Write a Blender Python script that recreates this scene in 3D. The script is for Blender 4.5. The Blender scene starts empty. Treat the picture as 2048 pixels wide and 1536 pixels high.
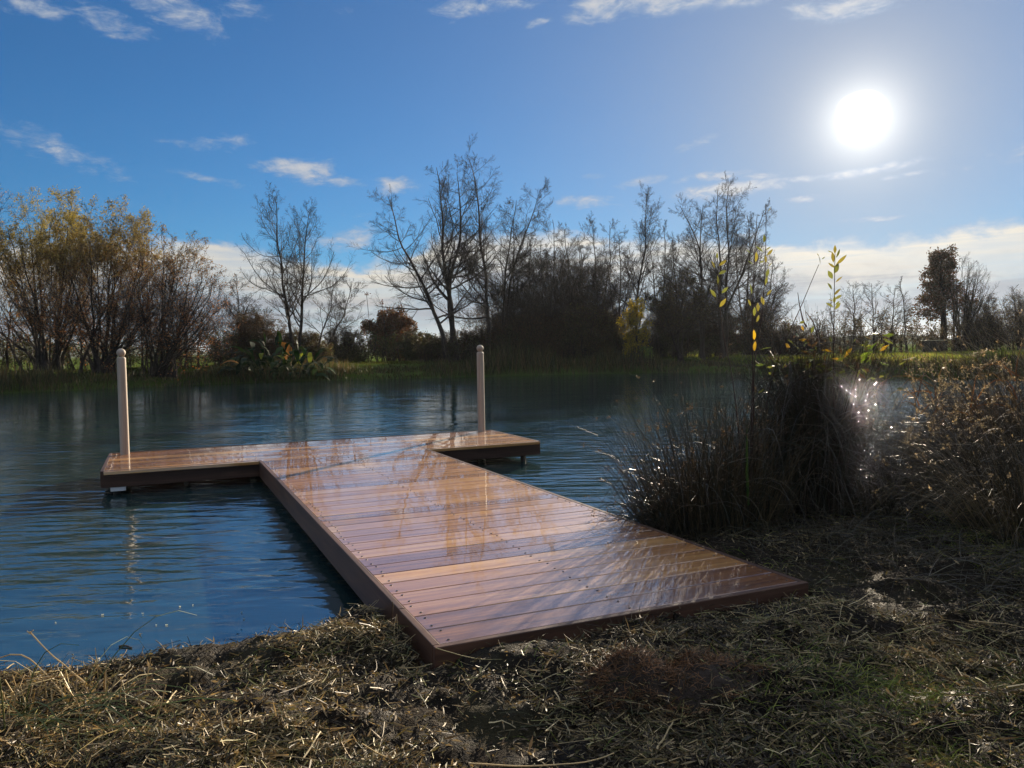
import bpy, math
import numpy as np
from mathutils import Vector, Matrix

sc = bpy.context.scene
COL = sc.collection
R = math.radians

# ------------------------------------------------------------------ camera
FPX = 1587.0
CAMZ = 1.22
U_ = np.array([-0.01701, -0.99888, -0.04406]); U_ /= np.linalg.norm(U_)   # world up in camera axes
F_ = np.array([0, 0, 1.0]) - U_ * U_[2]; F_ /= np.linalg.norm(F_)
X_ = np.cross(F_, U_)
CAM = np.array([0, 0, CAMZ])

def ray(px, py):
    r = np.array([px - 1024, py - 768, FPX])
    return np.array([r @ X_, r @ F_, r @ U_])

def at(px, py, Y):
    r = ray(px, py)
    return CAM + r * (Y / r[1])

def onz(px, py, z=0.0):
    r = ray(px, py)
    return CAM + r * ((z - CAMZ) / r[2])

cd = bpy.data.cameras.new('camera')
cam = bpy.data.objects.new('camera', cd); COL.objects.link(cam)
cd.sensor_width = 36; cd.lens = FPX / 2048 * 36
cd.clip_start = 0.05; cd.clip_end = 5000
ex = np.array([X_[0], F_[0], U_[0]]); ey = -np.array([X_[1], F_[1], U_[1]]); ez = -np.array([X_[2], F_[2], U_[2]])
M = Matrix(((ex[0], ey[0], ez[0], 0), (ex[1], ey[1], ez[1], 0), (ex[2], ey[2], ez[2], CAMZ), (0, 0, 0, 1)))
cam.matrix_world = M
sc.camera = cam

sd = ray(1725, 240); sd /= np.linalg.norm(sd)
SUN_AZ = math.degrees(math.atan2(sd[0], sd[1])); SUN_EL = math.degrees(math.asin(sd[2]))

# ------------------------------------------------------------------ node helpers
class NT:
    def __init__(s, tree):
        s.t = tree; s.n = tree.nodes; s.l = tree.links
    def new(s, typ, **kw):
        n = s.n.new(typ)
        for k, v in kw.items(): setattr(n, k, v)
        return n
    def put(s, sock, v):
        if isinstance(v, bpy.types.NodeSocket): s.l.new(v, sock)
        elif v is not None:
            try: sock.default_value = v
            except Exception: sock.default_value = (v, v, v)
    def m(s, op, a, b=None, c=None, clamp=False):
        n = s.new('ShaderNodeMath', operation=op); n.use_clamp = clamp
        s.put(n.inputs[0], a)
        if b is not None: s.put(n.inputs[1], b)
        if c is not None: s.put(n.inputs[2], c)
        return n.outputs[0]
    def mix(s, f, a, b, blend='MIX'):
        n = s.new('ShaderNodeMix', data_type='RGBA', blend_type=blend)
        s.put(n.inputs[0], f)
        for i, v in ((6, a), (7, b)):
            if isinstance(v, tuple) and len(v) == 3: v = v + (1,)
            s.put(n.inputs[i], v)
        return n.outputs[2]
    def noise(s, vec, scale, detail=4, rough=.55, dist=0.0, dims='3D', out=0):
        n = s.new('ShaderNodeTexNoise', noise_dimensions=dims)
        if vec is not None: s.l.new(vec, n.inputs['Vector'])
        n.inputs['Scale'].default_value = scale; n.inputs['Detail'].default_value = detail
        n.inputs['Roughness'].default_value = rough; n.inputs['Distortion'].default_value = dist
        return n.outputs[out]
    def mapping(s, vec, loc=(0, 0, 0), rot=(0, 0, 0), scale=(1, 1, 1)):
        n = s.new('ShaderNodeMapping'); s.l.new(vec, n.inputs[0])
        n.inputs[1].default_value = loc; n.inputs[2].default_value = rot; n.inputs[3].default_value = scale
        return n.outputs[0]
    def smooth(s, v, a, b, lo=0.0, hi=1.0):
        n = s.new('ShaderNodeMapRange', interpolation_type='SMOOTHSTEP'); s.put(n.inputs[0], v)
        for i, x in enumerate((a, b, lo, hi)): n.inputs[i + 1].default_value = x
        return n.outputs[0]
    def ramp(s, v, stops):
        n = s.new('ShaderNodeValToRGB'); s.put(n.inputs[0], v)
        e = n.color_ramp.elements
        while len(e) < len(stops): e.new(0.5)
        for i, (p, c) in enumerate(stops):
            e[i].position = p; e[i].color = tuple(c) + (1,) if len(c) == 3 else c
        return n.outputs[0]

def material(name):
    m = bpy.data.materials.new(name); m.use_nodes = True
    nt = NT(m.node_tree); b = m.node_tree.nodes['Principled BSDF']
    return m, nt, b

# ------------------------------------------------------------------ world
def build_world():
    w = bpy.data.worlds.new('World'); sc.world = w; w.use_nodes = True
    t = w.node_tree; t.nodes.clear(); N = NT(t)
    out = N.new('ShaderNodeOutputWorld')
    sky = N.new('ShaderNodeTexSky', sky_type='NISHITA'); sky.sun_disc = False
    sky.sun_elevation = R(SUN_EL); sky.sun_rotation = R(SUN_AZ)
    sky.air_density = 1.0; sky.dust_density = 0.0; sky.ozone_density = 1.6; sky.altitude = 50
    bg = N.new('ShaderNodeBackground'); bg.inputs[1].default_value = SKY_STRENGTH
    tc = N.new('ShaderNodeTexCoord')
    d = N.new('ShaderNodeVectorMath', operation='NORMALIZE'); N.l.new(tc.outputs['Generated'], d.inputs[0])
    sep = N.new('ShaderNodeSeparateXYZ'); N.l.new(d.outputs[0], sep.inputs[0])
    az = N.m('MULTIPLY', N.m('ARCTAN2', sep.outputs[0], sep.outputs[1]), 180 / math.pi)
    el = N.m('MULTIPLY', N.m('ARCSINE', sep.outputs[2]), 180 / math.pi)
    comb = N.new('ShaderNodeCombineXYZ'); N.put(comb.inputs[0], az); N.put(comb.inputs[1], el)
    ae = comb.outputs[0]
    # angular distance to the sun
    dot = N.new('ShaderNodeVectorMath', operation='DOT_PRODUCT'); N.l.new(d.outputs[0], dot.inputs[0])
    dot.inputs[1].default_value = tuple(sd)
    th = N.m('MULTIPLY', N.m('ARCCOSINE', N.m('MINIMUM', dot.outputs['Value'], 0.9999999)), 180 / math.pi)
    # saturated autumn blue, paling towards the sun
    blue = N.mix(1.0, sky.outputs[0], SKY_TINT, 'MULTIPLY')
    pale = N.m('MULTIPLY', N.m('EXPONENT', N.m('MULTIPLY', N.m('POWER', N.m('DIVIDE', th, 13.0), 1.15), -1.0)), .9, clamp=True)
    N.put(bg.inputs[0], N.mix(pale, blue, tuple(c / SKY_STRENGTH for c in PALE)))
    # --- small clouds, each an ellipse in azimuth / elevation torn by noise
    n1 = N.noise(N.mapping(ae, scale=(.42, 1.15, 1)), 1.0, 6, .62, .6)
    n1b = N.noise(N.mapping(ae, loc=(7, 3, 1), rot=(0, 0, R(20)), scale=(.9, 1.9, 1)), 1.0, 5, .6, .3)
    nn = N.m('ADD', N.m('MULTIPLY', n1, .65), N.m('MULTIPLY', n1b, .35))
    F = None
    for (px, py, pw, ph, rot, amp) in PUFFS:
        r = ray(px, py); r /= np.linalg.norm(r)
        a0 = math.degrees(math.atan2(r[0], r[1])); e0 = math.degrees(math.asin(r[2]))
        dg = 180 / math.pi / FPX
        w_, h_ = pw * dg, ph * dg; c, s_ = math.cos(R(rot)), math.sin(R(rot))
        da = N.m('SUBTRACT', az, a0); de = N.m('SUBTRACT', el, e0)
        u = N.m('ADD', N.m('MULTIPLY', da, c / w_), N.m('MULTIPLY', de, s_ / w_))
        v = N.m('ADD', N.m('MULTIPLY', da, -s_ / h_), N.m('MULTIPLY', de, c / h_))
        q = N.m('ADD', N.m('MULTIPLY', u, u), N.m('MULTIPLY', v, v))
        f = N.m('MULTIPLY', N.m('SUBTRACT', 1.0, q), amp)
        f = N.m('MAXIMUM', f, -1.5)
        F = f if F is None else N.m('MAXIMUM', F, f)
    # scattered puffs outside the frame: sky goes on, thickened as unseen fill light
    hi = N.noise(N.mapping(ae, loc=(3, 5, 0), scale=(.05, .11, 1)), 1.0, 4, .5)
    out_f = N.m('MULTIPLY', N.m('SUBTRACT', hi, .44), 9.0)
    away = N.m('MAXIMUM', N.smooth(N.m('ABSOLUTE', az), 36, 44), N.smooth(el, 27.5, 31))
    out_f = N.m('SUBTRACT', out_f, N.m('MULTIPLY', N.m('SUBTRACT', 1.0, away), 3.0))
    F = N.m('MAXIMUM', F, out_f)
    F = N.m('ADD', F, N.m('MULTIPLY', N.smooth(az, 6, 12), .25))
    fld = N.m('ADD', F, N.m('MULTIPLY', N.m('SUBTRACT', nn, .5), 5.2))
    puff = N.m('MULTIPLY', N.smooth(fld, -.1, 1.5), .85)
    # --- bank of cloud above the horizon
    fc = N.new('ShaderNodeFloatCurve'); cv = fc.mapping.curves[0]
    azn = N.m('DIVIDE', N.m('ADD', az, 45.0), 90.0, clamp=True); N.put(fc.inputs['Value'], azn)
    pts = []
    for px, py in BANK:
        r = ray(px, py); a0 = math.degrees(math.atan2(r[0], r[1])); e0 = math.degrees(math.atan2(r[2], math.hypot(r[0], r[1])))
        pts.append(((a0 + 45) / 90, e0 / 15))
    cv.points[0].location = (0, pts[0][1]); cv.points[1].location = (1, pts[-1][1])
    for p in pts: cv.points.new(*p)
    fc.mapping.update()
    top = N.m('MULTIPLY', fc.outputs[0], 15.0)
    nb = N.noise(N.mapping(ae, loc=(2, 0, 4), scale=(.5, .8, 1)), 1.0, 6, .55, .3)
    ns = N.noise(N.mapping(ae, loc=(0, 9, 0), rot=(0, 0, R(-4)), scale=(.09, 1.25, 1)), 1.0, 5, .55, .4)
    b = N.m('SUBTRACT', N.m('ADD', top, N.m('MULTIPLY', N.m('SUBTRACT', nb, .5), 2.6)), el)
    bank = N.m('MULTIPLY', N.smooth(b, -0.2, .9), N.m('ADD', .34, N.m('MULTIPLY', ns, 1.1)), clamp=True)
    bb = N.m('ADD', N.m('DIVIDE', b, 9.0), N.m('MULTIPLY', N.m('SUBTRACT', ns, .5), .55))
    bcol = N.ramp(bb, [(0.0, (.78, .77, .73)), (.16, (.86, .81, .71)), (.30, (.68, .66, .62)), (.42, (.40, .44, .50)), (.62, (.31, .37, .46)), (.85, (.42, .47, .52))])
    glowb = N.m('EXPONENT', N.m('MULTIPLY', th, -1 / 11.0))
    lum = N.m('ADD', .84, N.m('MULTIPLY', glowb, .42))
    lum = N.m('MULTIPLY', lum, N.m('ADD', 1.0, N.m('MULTIPLY', N.smooth(el, 31, 40), 1.6)))      # unseen overhead clouds brightened to lift the shadows
    pcol = N.mix(N.smooth(fld, .3, 2.6), (.40, .50, .66), (.86, .82, .76))
    ccol = N.mix(bank, pcol, bcol)
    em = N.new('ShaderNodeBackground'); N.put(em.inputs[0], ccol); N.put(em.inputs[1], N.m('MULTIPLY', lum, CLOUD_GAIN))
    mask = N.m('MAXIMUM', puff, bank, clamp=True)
    mask = N.m('MULTIPLY', mask, N.smooth(el, -2, -.5))
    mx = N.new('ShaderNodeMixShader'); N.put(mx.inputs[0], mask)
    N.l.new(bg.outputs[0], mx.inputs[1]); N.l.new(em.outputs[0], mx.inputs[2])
    # --- sun and its aureole
    e1 = N.m('MULTIPLY', N.m('EXPONENT', N.m('MULTIPLY', th, -1 / 1.4)), AUR[0])
    e2 = N.m('MULTIPLY', N.m('EXPONENT', N.m('MULTIPLY', N.m('MULTIPLY', th, th), -1 / 110.0)), AUR[1])
    e3 = N.m('MULTIPLY', N.m('EXPONENT', N.m('MULTIPLY', th, -1 / 22.0)), AUR[2])
    disc = N.m('MULTIPLY', N.smooth(N.m('ADD', th, N.m('MULTIPLY', N.m('SUBTRACT', N.noise(ae, .4, 1), .5), 1.1)), 1.8, .7), 3.4)
    glow = N.m('ADD', N.m('ADD', e1, e2), N.m('ADD', e3, disc))
    ag = N.new('ShaderNodeBackground'); ag.inputs[0].default_value = (1.0, .95, .86, 1); N.put(ag.inputs[1], glow)
    add = N.new('ShaderNodeAddShader'); N.l.new(mx.outputs[0], add.inputs[0]); N.l.new(ag.outputs[0], add.inputs[1])
    N.l.new(add.outputs[0], out.inputs[0])

SKY_STRENGTH = 0.05
CLOUD_GAIN = 0.35
SKY_TINT = (.125, .405, .70)
PALE = (.192, .203, .215)
AUR = (.62, .0, .0)
#        px    py   w    h   rot amp
PUFFS = [(610, 340, 85, 26, -4, 1.25), (690, 362, 60, 12, -8, .7), (790, 372, 55, 20, 2, 1.0), (708, 474, 55, 26, 14, 1.2), (660, 488, 60, 16, 0, .9), (524, 328, 24, 9, 5, .6),
         (712, 430, 34, 6, 0, .6), (410, 356, 70, 9, -9, .6), (120, 302, 110, 22, -17, .55), (200, 327, 50, 12, -14, .45), (20, 262, 30, 10, 0, .4), (465, 284, 30, 14, 6, .35),
         (380, 286, 40, 12, 0, .3), (215, 45, 70, 24, -10, .7), (340, 18, 95, 34, -14, .95), (490, 22, 45, 22, -10, .6), (60, 8, 90, 20, -5, .7), (930, 18, 60, 20, 8, .8), (678, 22, 30, 8, 10, .4),
         (1020, 2, 70, 16, 0, .7), (1195, 18, 70, 28, 10, 1.2), (1330, 6, 140, 22, 0, 1.0), (1480, 2, 70, 12, 0, .6), (1615, 22, 45, 16, -5, 1.0), (1700, 12, 90, 24, 0, 1.2), (1078, 46, 28, 8, 12, .6),
         (1170, 404, 70, 14, -3, .85), (1290, 362, 50, 10, 6, .7), (1420, 353, 75, 9, 2, .85), (1460, 380, 115, 17, 3, 1.2), (1520, 352, 40, 6, 0, .8), (1615, 358, 45, 8, 0, 1.05), (1690, 350, 55, 9, 3, 1.1),
         (1780, 334, 65, 9, 6, 1.05), (1820, 348, 50, 5, 4, .9), (1910, 340, 40, 5, 3, .4), (1608, 398, 38, 8, 0, .9), (1740, 438, 55, 6, 0, .9), (1395, 285, 40, 7, 18, .35), (1190, 354, 24, 6, 0, .5),
         (1960, 452, 80, 9, 4, .7), (2080, 300, 60, 14, 0, .4)]
BANK = [(-300, 500), (300, 470), (420, 478), (520, 500), (640, 520), (760, 520), (900, 470), (1000, 462), (1130, 458), (1250, 472), (1400, 470), (1560, 472), (1640, 482), (1720, 474), (1850, 464), (1950, 448), (2048, 438), (2300, 420)]
build_world()

sl = bpy.data.lights.new('sun', 'SUN'); sl.energy = 5.0; sl.angle = R(.6); sl.color = (1, .84, .63)
so = bpy.data.objects.new('sun', sl); COL.objects.link(so)
so.rotation_mode = 'QUATERNION'; so.rotation_quaternion = Vector(tuple(sd)).to_track_quat('Z', 'Y')
so.location = (20, 40, 30)
sc.view_settings.view_transform = 'Standard'; sc.view_settings.look = 'None'
sc.view_settings.exposure = 1.45; sc.view_settings.gamma = 1
sc.cycles.use_denoising = True
sc.cycles.max_bounces = 8; sc.cycles.transparent_max_bounces = 8
sc.cycles.sample_clamp_indirect = 6.0
sc.cycles.caustics_reflective = False; sc.cycles.caustics_refractive = False

# ------------------------------------------------------------------ object helpers
def tag(o, label=None, cat=None, group=None, kind=None):
    if label: o['label'] = label
    if cat: o['category'] = cat
    if group: o['group'] = group
    if kind: o['kind'] = kind
    return o

def empty(name, loc, label, cat, group=None, rz=0.0):
    o = bpy.data.objects.new(name, None); COL.objects.link(o)
    o.location = tuple(float(v) for v in loc); o.rotation_euler = (0, 0, rz); o.empty_display_size = .2
    return tag(o, label, cat, group)

class MB:
    """collects vertices / faces / a colour per vertex, then links ONE mesh object"""
    def __init__(s): s.v = []; s.q = []; s.tr = []; s.c = []; s.mi = []; s.mt = []; s.n = 0
    def add(s, v, quads=None, tris=None, col=None, mi=0):
        v = np.asarray(v, float).reshape(-1, 3)
        if quads is not None and len(quads):
            q = np.asarray(quads, int).reshape(-1, 4); s.q.append(q + s.n); s.mi.append(np.full(len(q), mi))
        if tris is not None and len(tris):
            t = np.asarray(tris, int).reshape(-1, 3); s.tr.append(t + s.n); s.mt.append(np.full(len(t), mi))
        c = np.ones((len(v), 3)) if col is None else np.broadcast_to(np.asarray(col, float), (len(v), 3))
        s.c.append(c); s.v.append(v); s.n += len(v)
    def tubes(s, P, Rr, k=3, col=None, cap=False):
        P = np.asarray(P, float); Rr = np.asarray(Rr, float); N, n, _ = P.shape
        T = np.gradient(P, axis=1); T /= np.linalg.norm(T, axis=2, keepdims=True) + 1e-9
        ref = np.where(np.abs(T[:, :1, 2:3]) > .8, np.array([1., 0, 0]), np.array([0, 0, 1.]))
        A = np.cross(T, ref); A /= np.linalg.norm(A, axis=2, keepdims=True) + 1e-9
        B = np.cross(T, A)
        ang = np.arange(k) * 2 * math.pi / k
        V = P[:, :, None, :] + Rr[:, :, None, None] * (A[:, :, None, :] * np.cos(ang)[None, None, :, None] + B[:, :, None, :] * np.sin(ang)[None, None, :, None])
        i = np.arange(N)[:, None, None] * n * k; j = np.arange(n - 1)[None, :, None] * k; a = np.arange(k)[None, None, :]; a2 = (a + 1) % k
        q = np.stack([i + j + a, i + j + a2, i + j + k + a2, i + j + k + a], -1).reshape(-1, 4)
        c = None
        if col is not None:
            col = np.asarray(col, float)
            c = np.broadcast_to(col[:, None, :], (N, n * k, 3)).reshape(-1, 3) if col.ndim == 2 else col
        s.add(V.reshape(-1, 3), quads=q, col=c)
        if cap:
            last = (np.arange(N) * n * k + (n - 1) * k)
            for b0 in last:
                pass
    def leaves(s, C, D, L, W, rng, col, bend=.25):
        """lens shaped leaves: centre-base C, direction D, length L, width W"""
        C = np.asarray(C, float); N = len(C)
        D = D / (np.linalg.norm(D, axis=1, keepdims=True) + 1e-9)
        r = rng.normal(size=(N, 3)); S = np.cross(D, r); S /= np.linalg.norm(S, axis=1, keepdims=True) + 1e-9
        Nn = np.cross(S, D)
        L = np.broadcast_to(L, (N,))[:, None]; W = np.broadcast_to(W, (N,))[:, None]
        p0 = C; p1 = C + D * L * .45 + S * W * .5 + Nn * W * bend; p2 = C + D * L + Nn * W * bend * .3; p3 = C + D * L * .45 - S * W * .5 + Nn * W * bend
        V = np.stack([p0, p1, p2, p3], 1).reshape(-1, 3)
        q = np.arange(N)[:, None] * 4 + np.arange(4)[None]
        s.add(V, quads=q, col=np.repeat(np.broadcast_to(col, (N, 3)), 4, 0))
    def box(s, x0, x1, y0, y1, z0, z1, col=None, mi=0, bev=0.0):
        V = [(x, y, z) for z in (z0, z1) for (x, y) in ((x0, y0), (x1, y0), (x1, y1), (x0, y1))]
        q = [(3, 2, 1, 0), (4, 5, 6, 7), (0, 1, 5, 4), (1, 2, 6, 5), (2, 3, 7, 6), (3, 0, 4, 7)]
        s.add(V, quads=q, col=col, mi=mi)
    def lathe(s, prof, cx, cy, k=24, col=None):
        a = np.arange(k) * 2 * math.pi / k
        V = np.array([[(cx + r * math.cos(t), cy + r * math.sin(t), z) for t in a] for r, z in prof]).reshape(-1, 3)
        n = len(prof)
        q = [(j * k + i, j * k + (i + 1) % k, (j + 1) * k + (i + 1) % k, (j + 1) * k + i) for j in range(n - 1) for i in range(k)]
        s.add(V, quads=q, col=col)
    def build(s, name, mats, parent=None, smooth=False, bevel=0.0):
        me = bpy.data.meshes.new(name)
        V = np.concatenate(s.v) if s.v else np.zeros((0, 3))
        if parent is not None: V = V - np.array(parent_origin(parent))
        Q = np.concatenate(s.q) if s.q else np.zeros((0, 4), int)
        T = np.concatenate(s.tr) if s.tr else np.zeros((0, 3), int)
        me.vertices.add(len(V)); me.vertices.foreach_set('co', V.astype(np.float32).ravel())
        nl = len(Q) * 4 + len(T) * 3
        me.loops.add(nl); me.loops.foreach_set('vertex_index', np.concatenate([Q.ravel(), T.ravel()]).astype(np.int32))
        me.polygons.add(len(Q) + len(T))
        st = np.concatenate([np.arange(len(Q)) * 4, len(Q) * 4 + np.arange(len(T)) * 3]).astype(np.int32)
        me.polygons.foreach_set('loop_start', st)
        mi = np.concatenate((s.mi + s.mt) if (s.mi or s.mt) else [np.zeros(0)]).astype(np.int32)
        if s.mi and s.mt: mi = np.concatenate([np.concatenate(s.mi), np.concatenate(s.mt)]).astype(np.int32)
        me.polygons.foreach_set('material_index', mi)
        me.polygons.foreach_set('use_smooth', np.full(len(Q) + len(T), bool(smooth)))
        me.update(calc_edges=True); me.validate()
        ca = me.color_attributes.new('tint', 'FLOAT_COLOR', 'POINT')
        c = np.concatenate(s.c) if s.c else np.zeros((0, 3))
        ca.data.foreach_set('color', np.concatenate([c, np.ones((len(c), 1))], 1).astype(np.float32).ravel())
        for m in (mats if isinstance(mats, (list, tuple)) else [mats]): me.materials.append(m)
        o = bpy.data.objects.new(name, me); COL.objects.link(o)
        if parent is not None: o.parent = parent
        if bevel:
            b = o.modifiers.new('bevel', 'BEVEL'); b.width = bevel; b.segments = 2
        return o

def parent_origin(p):
    o = np.zeros(3)
    while p is not None:
        if p.rotation_euler.z != 0: return o + JO            # the jetty is built in its own axes
        o = o + np.array(p.location); p = p.parent
    return o

# value noise
_pr = np.random.default_rng(7); _perm = _pr.permutation(512); _val = _pr.random(512)
def vnoise(x, y):
    xi = np.floor(x).astype(int); yi = np.floor(y).astype(int); fx = x - xi; fy = y - yi
    fx = fx * fx * (3 - 2 * fx); fy = fy * fy * (3 - 2 * fy)
    h = lambda a, b: _val[(_perm[(a & 511)] + b) & 511]
    return (h(xi, yi) * (1 - fx) + h(xi + 1, yi) * fx) * (1 - fy) + (h(xi, yi + 1) * (1 - fx) + h(xi + 1, yi + 1) * fx) * fy
def fbm(x, y, o=4, g=.5):
    s = 0; a = 1; t = 0
    for i in range(o):
        s = s + a * vnoise(x * 2 ** i + 17.3 * i, y * 2 ** i + 5.1 * i); t += a; a *= g
    return s / t
def sstep(x, a, b):
    t = np.clip((x - a) / (b - a), 0, 1); return t * t * (3 - 2 * t)

# ------------------------------------------------------------------ terrain
PSI = R(23.9)
cP, sP = math.cos(PSI), math.sin(PSI)
def deck_local(x, y): return x * cP + y * sP, -x * sP + y * cP
YN = np.array([(-60, -20), (-10, 0), (-4, 2.2), (-2, 2.82), (-1.14, 3.08), (-.69, 3.42), (.3, 4.2), (1.1, 5.0), (1.8, 5.35), (2.6, 5.8), (4, 7), (7, 9.5), (12, 13.5), (20, 17), (60, 30)], float)
YF = np.array([(-60, 15), (-25, 24), (-17.4, 27), (-10.9, 33), (-5, 35), (-.5, 36), (6.4, 37), (9.6, 36), (11.2, 29), (13, 27), (17, 25.5), (24, 24), (60, 31)], float)
def pond_d(x, y):
    yn = np.interp(x, YN[:, 0], YN[:, 1]); yf = np.interp(x, YF[:, 0], YF[:, 1])
    sn = (np.interp(x + .3, YN[:, 0], YN[:, 1]) - np.interp(x - .3, YN[:, 0], YN[:, 1])) / .6
    sf = (np.interp(x + .6, YF[:, 0], YF[:, 1]) - np.interp(x - .6, YF[:, 0], YF[:, 1])) / 1.2
    dn = (y - yn) / np.sqrt(1 + sn ** 2); df = (yf - y) / np.sqrt(1 + sf ** 2)
    dn = dn + (fbm(x * 2.2, y * 2.2, 3) - .5) * .22
    df = df + (fbm(x * .7 + 9, y * .7, 3) - .5) * .9
    return np.minimum(np.minimum(dn, df), np.minimum(x + 48, 48 - x)), dn < df
LUMPS = []
for (px, py, rx, ry, h) in [(1330, 1385, .30, .16, .065), (1240, 1400, .13, .1, .03), (1040, 1315, .16, .09, .05), (1180, 1330, .2, .08, .03), (1480, 1330, .16, .1, .03), (1250, 1440, .25, .07, -.03), (930, 1440, .18, .09, -.03),
                           (700, 1450, .2, .08, .03), (450, 1400, .25, .1, .025), (1560, 1290, .2, .08, .035), (1640, 1390, .22, .1, .03), (1420, 1480, .2, .08, -.03), (1700, 1230, .2, .12, .03), (560, 1300, .25, .1, .03), (850, 1360, .2, .08, -.02), (1900, 1440, .3, .12, .05), (720, 1270, .12, .08, .05)]:
    p = onz(px, py, .17); LUMPS.append((p[0], p[1], rx, ry, h))
def ground_z(x, y):
    x = np.asarray(x, float); y = np.asarray(y, float)
    d, near = pond_d(x, y)
    zb = -.75 * sstep(d, 0, 1.6) - .06 * sstep(d, -.02, .25)
    land = np.maximum(-d, 0)
    zn = .125 * sstep(land, 0, .18) + .05 * sstep(land, .1, .9) + .10 * sstep(x, 1.4, 3.0) * sstep(land, 0, 1)
    m = sstep(land, -.02, .3)
    rough = (fbm(x * 2.6, y * 3.4, 3) - .5) * .13 + (fbm(x * 9, y * 11, 4, .65) - .5) * .10
    zn = zn + rough * m
    for lx, ly, rx, ry, h in LUMPS:
        g = np.exp(-((x - lx) / rx) ** 2 - ((y - ly) / ry) ** 2)
        zn = zn + h * g * (1 + .8 * (fbm(x * 19, y * 19, 3, .7) - .5))
    zf = .22 * sstep(land, 0, .35) + .40 * sstep(land, .2, 2.6) + (fbm(x * .9, y * .9, 4) - .5) * .14 * sstep(land, 0, 1) + (fbm(x * .06, y * .06, 2) - .5) * .5 * sstep(land, 6, 30)
    z = np.where(d > 0, zb, np.where(near, zn, zf))
    u, v = deck_local(x, y)
    ins = ((u > .79) & (u < 2.48) & (v > 2.50) & (v < 9.2)) | ((u > -.53) & (u < 3.76) & (v > 7.68) & (v < 9.12))
    z = np.where(ins, np.minimum(z, .03), z)
    # mud lies just below the boards along the front edge
    fr = (v > 2.2) & (v < 3.4) & (u > .45) & (u < 2.8)
    z = np.where(fr & ~ins, np.minimum(z, .205), z)
    lip = sstep(v, 2.05, 2.42) * (1 - sstep(v, 2.52, 2.56)) * sstep(u, .70, .95) * (1 - sstep(u, 2.5, 2.8))
    z = np.where(ins, z, np.maximum(z, (.172 + .03 * (fbm(x * 8, y * 8, 3) - .5)) * lip + z * (1 - lip)))
    return z

def axis(segs):
    out = [segs[0][0]]
    for a, b, st in segs:
        n = max(1, int(round((b - a) / st))); out += list(np.linspace(a, b, n + 1)[1:])
    return np.array(out)

def build_ground(mat):
    xs = axis([(-1500, -300, 200), (-300, -60, 20), (-60, -30, 2.5), (-30, -5, .5), (-5, -3, .09), (-3, 4.6, .03), (4.6, 8, .15), (8, 30, .5), (30, 60, 2.5), (60, 300, 20), (300, 1500, 200)])
    ys = axis([(-300, -20, 35), (-20, 0, 2), (0, 1.5, .1), (1.5, 5.6, .03), (5.6, 9, .15), (9, 22, .6), (22, 50, .4), (50, 70, 1.5), (70, 300, 20), (300, 2600, 250)])
    X, Y = np.meshgrid(xs, ys); Z = ground_z(X, Y)
    nx, ny = len(xs), len(ys)
    i = np.arange(nx - 1)[None, :] + np.arange(ny - 1)[:, None] * nx
    q = np.stack([i, i + 1, i + 1 + nx, i + nx], -1).reshape(-1, 4)
    b = MB(); b.add(np.stack([X, Y, Z], -1).reshape(-1, 3), quads=q)
    o = b.build('ground', mat, smooth=True)
    tag(o, 'muddy near bank, pond bed and grassy far banks', 'ground', kind='structure')

m_ground, N, B = material('ground')
geo = N.new('ShaderNodeNewGeometry'); pos = geo.outputs['Position']
spz = N.new('ShaderNodeSeparateXYZ'); N.l.new(pos, spz.inputs[0])
na = N.noise(pos, 2.2, 5, .6); nb = N.noise(pos, 24, 5, .65); nc = N.noise(pos, 110, 3, .6)
mud = N.ramp(nb, [(.3, (.010, .008, .006)), (.55, (.024, .018, .012)), (.75, (.06, .043, .027))])
mud = N.mix(N.smooth(na, .5, .68), mud, (.04, .034, .018))
gr = N.mix(N.noise(pos, 1.3, 5, .7), (.03, .05, .012), (.09, .12, .025))
far = N.smooth(spz.outputs[1], 12, 15)
N.put(B.inputs['Base Color'], N.mix(far, mud, gr))
wetn = N.smooth(N.noise(pos, 5.5, 4, .6), .42, .6, .6, .95)
N.put(B.inputs['Roughness'], N.m('MAXIMUM', wetn, N.m('MULTIPLY', far, .9)))
B.inputs['Specular IOR Level'].default_value = .09
bp = N.new('ShaderNodeBump'); bp.inputs['Strength'].default_value = .9; bp.inputs['Distance'].default_value = .035
N.put(bp.inputs['Height'], N.m('ADD', nb, N.m('MULTIPLY', nc, .6))); N.l.new(bp.outputs[0], B.inputs['Normal'])
df = N.new('ShaderNodeBsdfDiffuse'); N.put(df.inputs[0], gr); ms = N.new('ShaderNodeMixShader'); N.put(ms.inputs[0], far); N.l.new(B.outputs[0], ms.inputs[1]); N.l.new(df.outputs[0], ms.inputs[2]); N.l.new(ms.outputs[0], m_ground.node_tree.nodes['Material Output'].inputs[0])
build_ground(m_ground)

# ------------------------------------------------------------------ water
m_water, N, B = material('pond_water')
geo = N.new('ShaderNodeNewGeometry'); pos = geo.outputs['Position']
B.inputs['Base Color'].default_value = (.014, .034, .036, 1)
B.inputs['Roughness'].default_value = .015; B.inputs['IOR'].default_value = 3.3
p1 = N.mapping(pos, rot=(0, 0, R(-14)), scale=(1.0, 3.1, 1))
w1 = N.noise(p1, 2.1, 1.2, .45, .5)
p2 = N.mapping(pos, rot=(0, 0, R(9)), scale=(1.2, 3.4, 1))
w2 = N.noise(p2, 8.5, 2, .5, .3)
p3 = N.mapping(pos, rot=(0, 0, R(-5)), scale=(1, 2.0, 1))
w3 = N.noise(p3, .9, 2, .5)
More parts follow.
